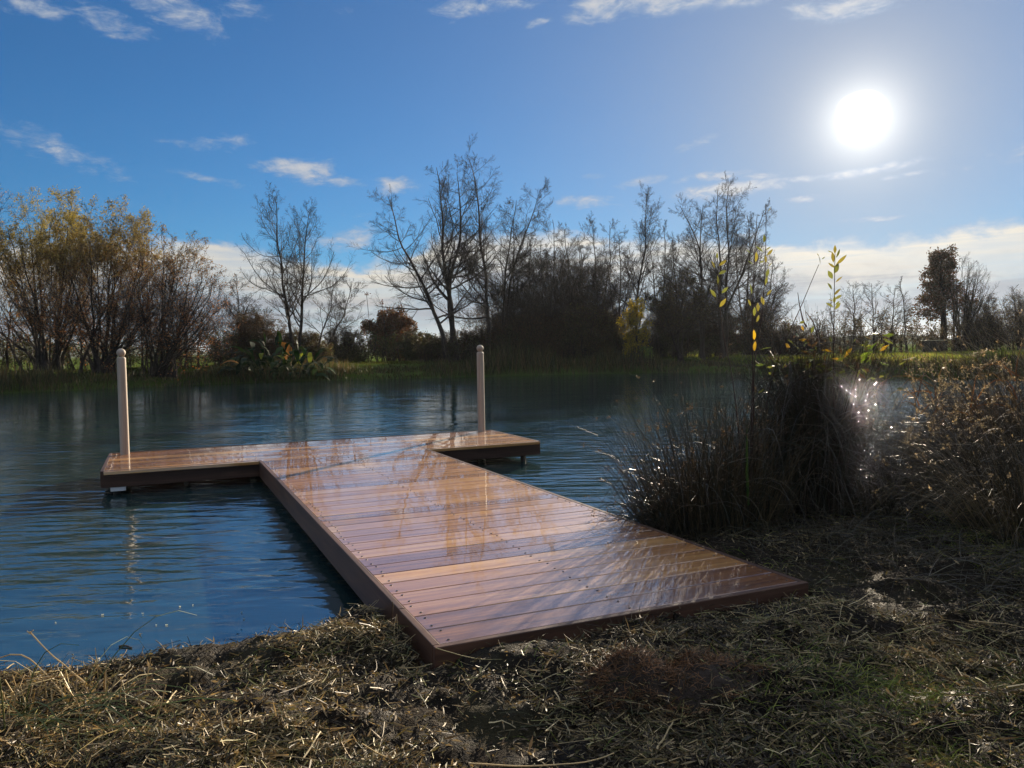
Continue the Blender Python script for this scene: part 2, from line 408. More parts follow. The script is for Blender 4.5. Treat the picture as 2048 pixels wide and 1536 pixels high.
# wind patches: calmer under the near bank
calm = N.noise(N.mapping(pos, scale=(.35, .6, 1)), 1.0, 3, .5)
spw = N.new('ShaderNodeSeparateXYZ'); N.l.new(pos, spw.inputs[0])
amp = N.m('MULTIPLY', N.smooth(calm, .3, .65, .45, 1.15), N.m('MULTIPLY', N.smooth(spw.outputs[1], 2.9, 4.6, .35, 1.0), N.m('MULTIPLY', N.smooth(spw.outputs[1], 8, 18, 1.0, .55), N.smooth(spw.outputs[0], 2.5, 7, 1.0, 2.4))))
h = N.m('ADD', N.m('MULTIPLY', w1, .021), N.m('ADD', N.m('MULTIPLY', w2, .0030), N.m('MULTIPLY', w3, .008)))
bp = N.new('ShaderNodeBump'); bp.inputs['Distance'].default_value = 1.0; bp.inputs['Strength'].default_value = 1.0
N.put(bp.inputs['Height'], N.m('MULTIPLY', h, amp)); N.l.new(bp.outputs[0], B.inputs['Normal'])
wb = MB()
wb.add([(-50, -25, 0), (50, -25, 0), (50, 45, 0), (-50, 45, 0)], quads=[(0, 1, 2, 3)])
tag(wb.build('water', m_water), 'dark rippled pond water reflecting trees and blue sky', 'water', kind='structure')

# ------------------------------------------------------------------ jetty
DZ = .22                                   # top of the boards above the water
JO = np.array([1.63, 7.2, 0.0])            # its origin in its own axes (u along the boards, v away from the bank)
jw = (JO[0] * cP - JO[1] * sP, JO[0] * sP + JO[1] * cP, 0)
jetty = empty('jetty', jw, 'new T-shaped wet hardwood jetty running from the muddy bank out over the pond', 'jetty', rz=PSI)

def wood(name, stops, wet, grain_axis=0, rough=.5):
    m, N, B = material(name)
    tc = N.new('ShaderNodeTexCoord'); at_ = N.new('ShaderNodeAttribute', attribute_name='tint')
    sp = N.new('ShaderNodeSeparateColor'); N.l.new(at_.outputs['Color'], sp.inputs[0])
    off = N.new('ShaderNodeCombineXYZ'); N.put(off.inputs[2], N.m('MULTIPLY', sp.outputs[1], 37.0)); N.put(off.inputs[0], N.m('MULTIPLY', sp.outputs[1], 11.0))
    va = N.new('ShaderNodeVectorMath', operation='ADD'); N.l.new(tc.outputs['Object'], va.inputs[0]); N.l.new(off.outputs[0], va.inputs[1])
    sc_ = [26, 26, 26]; sc_[grain_axis] = 1.3
    g1 = N.noise(N.mapping(va.outputs[0], scale=tuple(sc_)), 1.0, 5, .6, .6)
    sc2 = [150, 150, 150]; sc2[grain_axis] = 5
    g2 = N.noise(N.mapping(va.outputs[0], scale=tuple(sc2)), 1.0, 3, .6)
    f = N.m('ADD', N.m('MULTIPLY', sp.outputs[0], .62), N.m('ADD', N.m('MULTIPLY', N.m('SUBTRACT', g1, .5), 1.1), N.m('MULTIPLY', g2, .18)))
    N.put(B.inputs['Base Color'], N.ramp(f, stops))
    if wet:
        wn = N.noise(N.mapping(tc.outputs['Object'], scale=(.8, 2.2, 1)), 1.6, 4, .6)
        wn2 = N.noise(va.outputs[0], 7.0, 4, .6)
        wf = N.m('ADD', N.m('MULTIPLY', wn, .6), N.m('ADD', N.m('MULTIPLY', wn2, .4), N.m('MULTIPLY', N.m('SUBTRACT', sp.outputs[2], .5), .35)))
        N.put(B.inputs['Coat Weight'], N.smooth(wf, .2, .5, .6, 1.0))
        N.put(B.inputs['Coat Roughness'], N.smooth(wf, .30, .5, .05, .004))
        B.inputs['Coat IOR'].default_value = 2.5
        cb = N.new('ShaderNodeBump'); cb.inputs['Distance'].default_value = 1.0; cb.inputs['Strength'].default_value = 1.0
        c1 = N.noise(N.mapping(va.outputs[0], scale=(1.6, 2.2, 2)), 1.0, 2, .5)
        c2 = N.noise(N.mapping(va.outputs[0], scale=(10, 40, 10)), 1.0, 2, .5)
        N.put(cb.inputs['Height'], N.m('ADD', N.m('MULTIPLY', c1, .0005), N.m('MULTIPLY', c2, .00004)))
        N.l.new(cb.outputs[0], B.inputs['Coat Normal'])
    B.inputs['Roughness'].default_value = rough
    B.inputs['Specular IOR Level'].default_value = .3
    bp = N.new('ShaderNodeBump'); bp.inputs['Distance'].default_value = .0012; bp.inputs['Strength'].default_value = .6
    N.put(bp.inputs['Height'], N.m('ADD', g1, N.m('MULTIPLY', g2, .5))); N.l.new(bp.outputs[0], B.inputs['Normal'])
    return m
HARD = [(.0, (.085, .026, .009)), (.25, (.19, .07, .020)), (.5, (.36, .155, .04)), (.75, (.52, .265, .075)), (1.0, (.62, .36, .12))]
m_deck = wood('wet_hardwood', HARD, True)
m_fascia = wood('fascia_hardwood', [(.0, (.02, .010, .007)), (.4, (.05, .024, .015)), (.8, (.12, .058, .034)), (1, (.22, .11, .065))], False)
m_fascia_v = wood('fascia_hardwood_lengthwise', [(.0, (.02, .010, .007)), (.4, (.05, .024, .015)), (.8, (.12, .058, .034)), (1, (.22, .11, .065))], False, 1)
m_post = wood('pale_turned_wood', [(.0, (.22, .17, .125)), (.4, (.37, .305, .24)), (.8, (.5, .43, .345)), (1, (.58, .51, .42))], False, 2, .65)
m_screw, N, B = material('screw_steel'); B.inputs['Base Color'].default_value = (.12, .10, .09, 1); B.inputs['Metallic'].default_value = .9; B.inputs['Roughness'].default_value = .35
m_alu, N, B = material('galvanised_metal'); B.inputs['Base Color'].default_value = (.55, .57, .58, 1); B.inputs['Metallic'].default_value = .6; B.inputs['Roughness'].default_value = .5
m_dark, N, B = material('dark_framing'); B.inputs['Base Color'].default_value = (.03, .022, .016, 1); B.inputs['Roughness'].default_value = .7

U0, U1, V0, V1, V2, PU0, PU1 = .812, 2.457, 2.508, 7.700, 9.100, -.505, 3.735
FT = .028
def boards():
    rng = np.random.default_rng(11)
    b = MB(); s = MB(); w = .1475; pitch = .155
    rows = []
    v = V0 + FT + .004
    while v + w < V1 - .02: rows.append((v, U0 + FT + .002, U1 - FT - .002)); v += pitch
    rows = [(r[0], r[1], r[2]) for r in rows]
    vp = v
    while vp + w < V2 - FT: rows.append((vp, PU0 + FT + .002, PU1 - FT - .002)); vp += pitch
    tone = rng.random(len(rows)); tone = np.clip(.22 + .75 * tone, 0, 1)
    tone[0] = .12; tone[1] = .18; tone[2] = .72; tone[3] = .62; tone[4] = .66
    for k, (v0, a, e) in enumerate(rows):
        if v0 > V1 - .1: t0 = V1 + FT + .004
        n = 26; us = np.linspace(a, e, n)
        til = rng.normal(0, .0016); wob = rng.normal(0, 1, 3)
        prof = [(-.5, -.028), (-.5, -.003), (-.494, -.0007), (-.484, 0.0), (.484, 0.0), (.494, -.0007), (.5, -.003), (.5, -.028)]
        V = []
        for u in us:
            x = (u - a) / 1.6
            zt = .0003 * (math.sin(2.1 * x * 3 + wob[0] * 3) + .5 * math.sin(5.3 * x + wob[1] * 3)); tw = til + +.0008 * math.sin(1.7 * x + wob[2] * 4)
            for (pw, pz) in prof: V.append((u, v0 + w / 2 + pw * w, DZ + pz + zt + pw * w * tw))
        k_ = len(prof)
        q = [(i * k_ + j, i * k_ + (j + 1) % k_, (i + 1) * k_ + (j + 1) % k_, (i + 1) * k_ + j) for i in range(n - 1) for j in range(k_)]
        q = [(q_[0], q_[3], q_[2], q_[1]) for q_ in q]
        col = (tone[k], rng.random(), rng.random())
        b.add(V, quads=q, col=col)
        b.add([V[j] for j in range(k_)], quads=[(0, 1, 6, 7), (1, 2, 5, 6), (2, 3, 4, 5)], col=col)
        b.add([V[(n - 1) * k_ + j] for j in range(k_)], quads=[(7, 6, 1, 0), (6, 5, 2, 1), (5, 4, 3, 2)], col=col)
        joists = [U0 + .065, U0 + .80, U1 - .065] if e - a < 2 else [PU0 + .07, PU0 + .75, U0, U0 + .8, U1, PU1 - .65, PU1 - .07]
        for ju in joists:
            for jv in (.028, w - .028):
                u = ju + rng.normal(0, .006); vv = v0 + jv + rng.normal(0, .003); rr = .0048
                an = np.arange(8) * math.pi / 4
                zt = DZ + .0022
                s.add([(u + rr * math.cos(t), vv + rr * math.sin(t), zt) for t in an] + [(u + rr * 1.1 * math.cos(t), vv + rr * 1.1 * math.sin(t), zt - .006) for t in an],
                      quads=[(0, 1, 2, 3), (0, 3, 4, 7), (4, 5, 6, 7)] + [(i, 8 + i, 8 + (i + 1) % 8, (i + 1) % 8) for i in range(8)])
    d = b.build('decking', m_deck, jetty)
    x = s.build('screw_heads', m_screw, d); x['kind'] = 'stuff'
boards()

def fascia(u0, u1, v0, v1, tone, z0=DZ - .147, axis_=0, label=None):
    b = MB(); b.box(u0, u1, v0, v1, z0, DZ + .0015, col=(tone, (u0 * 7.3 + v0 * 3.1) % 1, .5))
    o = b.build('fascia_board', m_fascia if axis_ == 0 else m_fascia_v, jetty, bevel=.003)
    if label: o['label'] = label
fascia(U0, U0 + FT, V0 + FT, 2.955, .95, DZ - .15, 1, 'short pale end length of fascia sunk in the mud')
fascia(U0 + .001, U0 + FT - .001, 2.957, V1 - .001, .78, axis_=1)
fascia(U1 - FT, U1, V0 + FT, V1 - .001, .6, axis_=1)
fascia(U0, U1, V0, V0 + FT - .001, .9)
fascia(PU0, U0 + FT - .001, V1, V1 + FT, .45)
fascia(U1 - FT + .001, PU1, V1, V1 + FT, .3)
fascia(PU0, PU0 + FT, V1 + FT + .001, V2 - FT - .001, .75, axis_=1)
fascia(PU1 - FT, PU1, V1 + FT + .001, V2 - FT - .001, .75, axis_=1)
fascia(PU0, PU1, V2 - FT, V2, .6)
b = MB()
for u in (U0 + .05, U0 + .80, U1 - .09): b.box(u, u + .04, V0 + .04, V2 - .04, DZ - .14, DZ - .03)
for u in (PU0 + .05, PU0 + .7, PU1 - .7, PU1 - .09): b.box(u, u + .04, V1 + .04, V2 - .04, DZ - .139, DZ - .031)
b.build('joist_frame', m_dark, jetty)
for (u, v) in ((PU0 + .12, V1 + .1), (PU0 + .12, V2 - .12), (PU1 - .16, V1 + .1), (PU1 - .16, V2 - .12), (U0 + .12, 5.2), (U1 - .12, 5.2)):
    b = MB(); b.lathe([(.0, -.9), (.03, -.9), (.03, .075), (0, .075)], u, v, 12); b.build('support_leg', m_dark, jetty)
b = MB(); b.box(PU0 + .075, PU0 + .195, V1 + .012, V1 + .06, DZ - .185, DZ - .149); b.box(PU0 + .07, PU0 + .2, V1 + .010, V1 + .06, DZ - .1535, DZ - .1475)
b.build('metal_bracket', m_alu, jetty, bevel=.002)
for (u, v, top) in ((-.354, 8.93, 1.29), (3.57, 9.0, 1.275)):
    b = MB(); r = .0435; zt = top - .088
    prof = [(0, -.6), (r, -.6), (r, DZ), (r, DZ + .35), (r * .985, DZ + .8), (r * .96, zt - .02), (r * .94, zt - .008), (r * .84, zt), (r * .66, zt + .006), (0, zt + .007)]
    b.lathe(prof, u, v, 40, col=(.5, u % 1, .4))
    p = b.build('mooring_post', m_post, jetty, smooth=True)
    p['label'] = 'pale round post with a ball top at the far left corner of the jetty' if u < 0 else 'pale round post with a ball top at the far right corner of the jetty'
    b = MB(); cz = top - .04; rb = .0425
    b.lathe([(max(.0001, rb * math.sin(t)), cz - rb * math.cos(t)) for t in np.linspace(0.25, math.pi, 18)], u, v, 32, col=(.55, u % 1, .4))
    b.build('ball_finial', m_post, p, smooth=True)
for c in [o for o in bpy.data.objects if o.name.startswith('ball_finial')]: pass

# ------------------------------------------------------------------ plants: materials
def leafmat(name, trans=.45, rough=.55, spec=.25):
    m, N, B = material(name); t = m.node_tree
    a = N.new('ShaderNodeAttribute', attribute_name='tint')
    N.l.new(a.outputs['Color'], B.inputs['Base Color']); B.inputs['Roughness'].default_value = rough; B.inputs['Specular IOR Level'].default_value = spec
    tr = N.new('ShaderNodeBsdfTranslucent'); N.l.new(N.mix(1.0, a.outputs['Color'], (1.25, 1.15, .75), 'MULTIPLY'), tr.inputs[0])
    mx = N.new('ShaderNodeMixShader'); mx.inputs[0].default_value = trans
    N.l.new(B.outputs[0], mx.inputs[1]); N.l.new(tr.outputs[0], mx.inputs[2])
    N.l.new(mx.outputs[0], t.nodes['Material Output'].inputs[0])
    return m
m_leaf = leafmat('autumn_leaf'); m_blade = leafmat('grass_blade', .35, .5, .3); m_straw = leafmat('straw', .22, .5, .3)
m_rush = leafmat('rush_stem', .12, .38, .5)
m_bigleaf = leafmat('glossy_leaf', .2, .6, .08)
m_bark, N, B = material('bark')
a = N.new('ShaderNodeAttribute', attribute_name='tint'); g_ = N.new('ShaderNodeNewGeometry')
N.put(B.inputs['Base Color'], N.mix(1.0, a.outputs['Color'], N.ramp(N.noise(g_.outputs['Position'], 14, 4, .7), [(.3, (.5, .5, .5)), (.7, (1.3, 1.25, 1.2))]), 'MULTIPLY'))
B.inputs['Roughness'].default_value = .85; B.inputs['Specular IOR Level'].default_value = .2

# ------------------------------------------------------------------ trees
def resample(pts, n, rng, jit=0.0):
    pts = np.asarray(pts, float); s = np.concatenate([[0], np.cumsum(np.linalg.norm(np.diff(pts, axis=0), axis=1))])
    t = np.linspace(0, s[-1], n); out = np.stack([np.interp(t, s, pts[:, i]) for i in range(3)], 1)
    for _ in range(2): out[1:-1] = .25 * out[:-2] + .5 * out[1:-1] + .25 * out[2:]
    if jit:
        j = rng.normal(0, jit, (n, 3)); j[0] = 0; j[:, 2] *= .3
        for _ in range(1): j[1:-1] = .25 * j[:-2] + .5 * j[1:-1] + .25 * j[2:]
        out = out + j
    return out
PROF = {'cone': lambda t: .3 + .9 * (1 - t), 'round': lambda t: .35 + .85 * np.sin(math.pi * np.clip(.12 + .80 * t, 0, 1)), 'flat': lambda t: np.ones_like(t), 'end': lambda t: 1.1 - .65 * t}
def spawn(P, Rr, rng, M=8, t0=.2, t1=1, ang=45, L=1., prof='end', n=5, up=.1, wander=.12, rr=.6, rmin=.002, lift=0.0, rel=0):
    N, k, _ = P.shape
    t = t0 + (t1 - t0) * (np.arange(M)[None, :] + rng.random((N, M))) / M
    f = np.clip(t * (k - 1), 0, k - 1.001); i = f.astype(int); w = (f - i)[..., None]
    I = np.arange(N)[:, None]
    pos = P[I, i] * (1 - w) + P[I, i + 1] * w; tan = P[I, i + 1] - P[I, i]; tan /= np.linalg.norm(tan, axis=2, keepdims=True) + 1e-9
    r0 = (Rr[I, i] * (1 - w[..., 0]) + Rr[I, i + 1] * w[..., 0])
    v = rng.normal(size=(N, M, 3)); v -= tan * (v * tan).sum(2, keepdims=True); v /= np.linalg.norm(v, axis=2, keepdims=True) + 1e-9
    a = np.radians(ang * (1 + .28 * rng.normal(size=(N, M))))[..., None]
    d = tan * np.cos(a) + v * np.sin(a); d[..., 2] += lift
    pos = pos.reshape(-1, 3); d = d.reshape(-1, 3); d /= np.linalg.norm(d, axis=1, keepdims=True) + 1e-9
    pl = np.linalg.norm(np.diff(P, axis=1), axis=2).sum(1)[:, None]
    ln = ((rel * pl if rel else L) * PROF[prof](t) * rng.uniform(.65, 1.2, (N, M))).ravel()
    rs = np.maximum(r0.ravel() * rr, rmin); rs = np.minimum(rs, np.maximum(ln * .022, rmin))
    out = [pos]; p = pos
    for s in range(n - 1):
        p = p + d * (ln / (n - 1))[:, None]; out.append(p)
        d = d + rng.normal(0, wander, d.shape); d[:, 2] += up; d /= np.linalg.norm(d, axis=1, keepdims=True) + 1e-9
    P2 = np.stack(out, 1); R2 = rs[:, None] * np.linspace(1, .35, n)[None]
    return P2, np.maximum(R2, rmin * .55)

def make_tree(name, label, cat, base, trunks, levels, seed, group=None, bark=(.045, .036, .03), twig=(.05, .038, .03), leaf=None, jit=.05, mleaf=None):
    """trunks: list of (points, radius at base, radius at tip); levels: dicts for spawn(); leaf: dict(n per twig, size, colours)"""
    rng = np.random.default_rng(seed)
    root = empty(name, base, label, cat, group)
    tb = MB(); cb = MB(); lb = MB()
    lv = [[], []]
    Ps = []; Rs = []
    for pts, r0, r1 in trunks:
        P = resample(pts, 18, rng, jit); s = np.linspace(0, 1, 18)
        rad = r0 + (r1 - r0) * s ** .8; rad[0] *= 1.35; rad[1] *= 1.1
        Ps.append(P); Rs.append(rad)
    P = np.stack(Ps); Rr = np.stack(Rs)
    tb.tubes(P, Rr, 8, np.tile(bark, (len(P), 1)))
    hist = [(P, Rr)]
    for li, L in enumerate(levels):
        L = dict(L); src = L.pop('src', li)
        P, Rr = spawn(*hist[src], rng, **L); hist.append((P, Rr))
        c = np.array(bark if li == 0 else twig) * rng.uniform(.75, 1.25, (len(P), 1))
        (tb if li == 0 else cb).tubes(P, Rr, 5 if li == 0 else 3, c)
    if leaf:
        srcs = leaf.get('src', [len(hist) - 1])
        for sidx in srcs:
            P, Rr = hist[sidx]; N, k, _ = P.shape; m = leaf['n']
            keep = rng.random(N) < leaf.get('keep', 1); P = P[keep]; N = len(P)
            f = np.clip(rng.random((N, m)) ** .6 * (k - 1), 0, k - 1.001); i = f.astype(int); w = (f - i)[..., None]; I = np.arange(N)[:, None]
            C = (P[I, i] * (1 - w) + P[I, i + 1] * w).reshape(-1, 3) + rng.normal(0, leaf.get('scat', .02), (N * m, 3))
            if 'mask' in leaf:
                kk = rng.random(len(C)) < leaf['mask'](C); C = C[kk]
            D = rng.normal(size=C.shape); D[:, 2] -= .5
            cols = np.array(leaf['cols']); pick = rng.integers(0, len(cols), len(C)); c = cols[pick] * rng.uniform(.7, 1.3, (len(C), 1))
            if 'colf' in leaf: c = leaf['colf'](C, c, rng)
            s_ = leaf['size'] * rng.uniform(.6, 1.3, len(C))
            lb.leaves(C, D, s_, s_ * leaf.get('asp', .55), rng, c)
    tb.build('trunk', m_bark, root)
    if cb.n: cb.build('twigs', m_bark, root)
    if lb.n: lb.build('foliage', mleaf or m_leaf, root)
    return root

def px_poly(pts, Y, rng=None, dj=0.0):
    out = []
    for i, (x, y) in enumerate(pts): out.append(at(x, y, Y + (rng.normal(0, dj) if rng is not None and i else 0)))
    return np.array(out)
def foot(px, Y):
    p = at(px, 700, Y); z = float(ground_z(p[0], p[1])); return np.array([p[0], p[1], z - .05])

BARE = lambda s=1.0, M1=24, M2=9, M3=8, M4=4, ang=58, up=.075, prof='cone', t0=.3: [
    dict(M=M1, t0=t0, t1=.99, ang=ang, L=3.35 * s, prof=prof, n=9, up=up, wander=.10, rr=.5, rmin=.006),
    dict(M=M2, t0=.12, t1=1, ang=44, rel=.50, prof='end', n=7, up=up * .6, wander=.08, rr=.55, rmin=.004),
    dict(M=M3, t0=.1, t1=1, ang=42, rel=.52, prof='end', n=5, up=.05, wander=.07, rr=.6, rmin=.0030),
    dict(M=M4, t0=.1, t1=.9, ang=36, rel=.72, prof='end', n=4, up=.04, wander=.06, rr=.7, rmin=.0021)]

def bare(label, base_px, Y, trunks_px, seed, r=.11, s=1.0, group='bare trees on the far bank', name='bare_tree', tipr=.012, **kw):
    rng = np.random.default_rng(seed + 500)
    f = foot(base_px, Y); tr = []
    for i, t in enumerate(trunks_px):
        p = px_poly(t, Y, rng, .25); p = np.vstack([f + np.array([(.12 * i), 0, 0]), p]); tr.append((p, r, tipr))
    lv = kw.pop('levels', None) or BARE(s, **kw.pop('bk', {}))
    return make_tree(name, label, 'tree', f, tr, lv, seed, group, **kw)

m_brightleaf = leafmat('backlit_yellow_leaf', .6, .5, .3)
# ---- bare trees of the middle
bare('bare two-stemmed tree with slender upright tops beside the large-leaved waterside plant', 590, 37, [[(578, 640), (572, 585), (557, 515), (552, 396)], [(603, 640), (605, 570), (608, 500), (618, 425)]], 1, r=.10, s=.98, bk=dict(M1=24, t0=.22, up=.13))
bare('small bare tree leaning right over the gap in the bank vegetation', 632, 37.5, [[(655, 690), (684, 640), (706, 572)], [(640, 680), (664, 610), (668, 560)]], 2, r=.06, s=.62, bk=dict(M1=16, M2=9))
bare('large bare tree leaning to the left with a long sloping trunk', 897, 39, [[(882, 659), (853, 588), (836, 547), (819, 516), (802, 485), (778, 393)]], 3, r=.14, s=1.0, bk=dict(M1=28, t0=.22, up=.07, ang=60))
bare('tallest dark bare tree with a thick sinuous trunk and rounded top', 908, 40, [[(905, 656), (898, 588), (891, 540), (882, 485), (887, 441), (884, 405), (872, 335)], [(903, 640), (897, 560), (925, 480), (920, 400), (912, 345)]], 4, r=.17, s=1.05, bk=dict(M1=24, t0=.3, up=.1))
bare('tall narrow bare tree with one straight leader rising highest of all', 978, 41, [[(976, 622), (973, 553), (960, 485), (961, 417), (955, 365), (936, 308)]], 5, r=.13, s=.98, bk=dict(M1=32, t0=.2, up=.1))
bare('bare tree with a slanting side top at the left edge of the dark thicket', 1008, 42, [[(1010, 640), (1031, 519), (1062, 440), (1079, 378)], [(1006, 640), (1012, 540), (1020, 470), (1036, 400)]], 6, r=.10, s=.85, bk=dict(M1=26, M2=10))
bare('bare tree standing out of the thicket with a faint feathery crown', 1196, 43, [[(1196, 620), (1193, 540), (1190, 500), (1188, 440)], [(1205, 620), (1222, 520), (1221, 450)]], 7, r=.07, s=.66, bk=dict(M1=24, M2=9))
bare('slim upright bare tree behind the yellow sapling', 1268, 41, [[(1276, 569), (1287, 521), (1292, 471), (1294, 388)]], 8, r=.09, s=.78, bk=dict(M1=34, t0=.25, up=.14, ang=42))
bare('crooked dark small tree leaning out at the water edge', 1356, 38, [[(1358, 700), (1355, 667), (1366, 604), (1372, 560)], [(1362, 690), (1390, 620), (1412, 585)], [(1352, 690), (1330, 630), (1320, 590)]], 9, r=.075, s=.62, bk=dict(M1=18, M2=10), leaf=dict(n=1, size=.07, keep=.3, cols=[(.07, .045, .02), (.05, .05, .02)]))
bare('bare tree with a slanting left limb beside the broad bare tree', 1402, 40, [[(1403, 572), (1401, 493), (1384, 461), (1359, 412)], [(1404, 572), (1400, 470), (1404, 410)]], 10, r=.09, s=.8, bk=dict(M1=26, t0=.25))
bare('broad bare tree with a fan of fine twigs on the right of the thicket', 1442, 40, [[(1457, 556), (1457, 477), (1450, 429), (1456, 374)], [(1436, 600), (1440, 520), (1432, 440), (1437, 385)], [(1450, 620), (1488, 540), (1512, 470), (1530, 420)]], 11, r=.1, s=.95, bk=dict(M1=24, t0=.2, up=.1))

for i, (bx, tp, tx, sz, lab) in enumerate([(1052, 470, 1060, .7, 'bare tree rising from the left shoulder of the tallest thicket'), (1098, 440, 1110, .75, 'bare tree whose top sways right above the left half of the tallest thicket'), (1140, 458, 1130, .7, 'bare tree in the centre of the tallest thicket'), (1168, 480, 1160, .6, 'short bare tree just left of the feathery bare tree'),
        (1236, 470, 1240, .65, 'bare tree between the feathery one and the slim one behind the yellow sapling'), (1322, 450, 1330, .7, 'bare tree just right of the slim one behind the yellow sapling'), (1352, 480, 1345, .6, 'fine-twigged bare tree behind the crooked dark small tree'), (1490, 430, 1500, .75, 'bare tree leaning right at the right side of the broad bare tree'), (1528, 520, 1545, .55, 'low spreading bare tree at the right end of the thicket'), (478, 560, 470, .5, 'wispy bare tree between the vase-shaped tree and the two-stemmed tree'), (1020, 440, 1028, .7, 'bare tree close behind the tall narrow one with the highest leader')]):
    bare(lab, bx, 41.5 + (i % 4) * .5, [[(bx, 650), ((bx + tx) / 2 + 4, (650 + tp) / 2), (tx, tp)], [(bx + 3, 650), (bx + 22, (650 + tp) / 2), (tx + 30, tp + 45)], [(bx - 3, 650), (bx - 16, (650 + tp) / 2 + 10), (tx - 28, tp + 50)]], 150 + i, r=.07, s=sz, bk=dict(M1=18, t0=.25, M4=4))
# ---- leafy willows of the left
def vase(label, base_px, Y, tips, seed, leaf, r=.07, s=.9, lift=.35, name='autumn_willow', M1=9, M2=9, M3=7, group='leafy multi-stemmed trees on the left bank'):
    rng = np.random.default_rng(seed + 900); f = foot(base_px, Y); tr = []
    tips = sorted(tips, key=lambda q: math.atan2(q[0] - base_px, 740 - q[1])); nt_ = len(tips); ext = []
    for k_ in range(nt_ - 1):
        a_, b_ = tips[k_], tips[k_ + 1]; w_ = rng.uniform(.3, .7); q_ = rng.uniform(.93, 1.03)
        ext.append((base_px + (a_[0] * w_ + b_[0] * (1 - w_) - base_px) * q_, 740 + (a_[1] * w_ + b_[1] * (1 - w_) - 740) * q_))
        if k_ % 4 == 1: ext.append((base_px + (a_[0] - base_px) * .7, 740 + (a_[1] - 740) * .72))
    tips = tips + ext
    for (x, y) in tips:
        x, y = base_px + (x - base_px) * .90, 740 + (y - 740) * .86
        tip = at(x, y, Y + rng.normal(0, 1.1)); b0 = f + np.array([rng.normal(0, .22) + .25 * np.sign(x - base_px) * rng.random(), rng.normal(0, .25), 0])
        dx = tip - b0
        c1 = b0 + np.array([dx[0] * .22, dx[1] * .2, dx[2] * .34]); c2 = b0 + np.array([dx[0] * .74, dx[1] * .7, dx[2] * .66])
        tt = np.linspace(0, 1, 10)[:, None]
        p = (1 - tt) ** 3 * b0 + 3 * (1 - tt) ** 2 * tt * c1 + 3 * (1 - tt) * tt ** 2 * c2 + tt ** 3 * tip
        tr.append((p, r * rng.uniform(.35, .95), .008))
    lv = [dict(M=M1, t0=.2, t1=.98, ang=50, L=1.75 * s, prof='flat', n=7, up=.06, wander=.12, rr=.5, rmin=.006, lift=.1),
          dict(M=M2, t0=.12, t1=1, ang=34, rel=.50, prof='end', n=6, up=.03, wander=.08, rr=.5, rmin=.004),
          dict(M=M3, t0=.1, t1=1, ang=36, rel=.6, prof='end', n=4, up=.03, wander=.07, rr=.6, rmin=.003)]
    return make_tree(name, label, 'tree', f, tr, lv, seed, group, bark=(.04, .032, .026), leaf=leaf, jit=.04)
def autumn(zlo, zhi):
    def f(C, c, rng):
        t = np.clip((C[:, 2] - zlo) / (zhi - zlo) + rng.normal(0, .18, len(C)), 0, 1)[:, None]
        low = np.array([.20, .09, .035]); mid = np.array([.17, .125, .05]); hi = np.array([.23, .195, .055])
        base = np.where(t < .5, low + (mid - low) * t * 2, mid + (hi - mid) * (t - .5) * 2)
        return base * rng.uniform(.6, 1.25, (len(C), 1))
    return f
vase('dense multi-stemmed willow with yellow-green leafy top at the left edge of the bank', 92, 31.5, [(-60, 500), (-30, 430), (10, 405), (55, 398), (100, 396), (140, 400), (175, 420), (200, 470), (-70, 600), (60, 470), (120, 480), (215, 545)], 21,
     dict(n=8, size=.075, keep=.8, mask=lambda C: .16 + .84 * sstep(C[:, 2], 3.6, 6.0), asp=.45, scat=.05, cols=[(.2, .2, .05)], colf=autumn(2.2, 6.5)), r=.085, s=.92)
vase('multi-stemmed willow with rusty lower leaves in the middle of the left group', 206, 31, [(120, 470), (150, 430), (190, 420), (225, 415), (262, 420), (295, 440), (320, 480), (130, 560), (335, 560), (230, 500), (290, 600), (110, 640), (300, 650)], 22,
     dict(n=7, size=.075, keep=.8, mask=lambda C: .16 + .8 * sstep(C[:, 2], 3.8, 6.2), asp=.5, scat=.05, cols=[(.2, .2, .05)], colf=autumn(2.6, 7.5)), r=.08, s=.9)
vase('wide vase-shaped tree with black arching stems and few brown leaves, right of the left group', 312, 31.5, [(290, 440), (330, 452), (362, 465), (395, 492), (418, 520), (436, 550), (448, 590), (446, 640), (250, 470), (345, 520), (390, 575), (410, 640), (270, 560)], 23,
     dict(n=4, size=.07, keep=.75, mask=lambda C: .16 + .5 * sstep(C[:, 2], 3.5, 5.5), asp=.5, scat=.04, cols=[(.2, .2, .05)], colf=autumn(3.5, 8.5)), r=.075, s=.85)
vase('tall pale tree cut off by the left edge of the view', -95, 33, [(-20, 300), (5, 330), (-10, 390), (-60, 270), (-120, 300), (15, 420), (-150, 400), (0, 480), (-40, 450)], 24,
     dict(n=1, size=.07, keep=.5, asp=.45, scat=.04, cols=[(.26, .15, .06), (.2, .16, .07)]), r=.1, s=.8)
for i, (bx, tx, ty, lab) in enumerate([(12, 30, 560, 'thin dark sapling nearest the left edge of the far bank'), (68, 62, 600, 'thin straight sapling trunk below the yellow-green willow'), (160, 150, 610, 'ivy-dark young trunk between the two leafy willows'), (370, 376, 600, 'thin young tree behind the arching black stems'), (395, 402, 640, 'short thin young tree right of the arching black stems')]):
    bare(lab, bx, 34 + i * .4, [[(bx + 3, 690), (tx, ty)]], 40 + i, r=.06, s=.42, name='young_tree', group='thin young trees on the left bank', bk=dict(M1=14, M2=8, M3=6, M4=2), leaf=dict(n=1, size=.06, keep=.25, cols=[(.12, .08, .03)]))

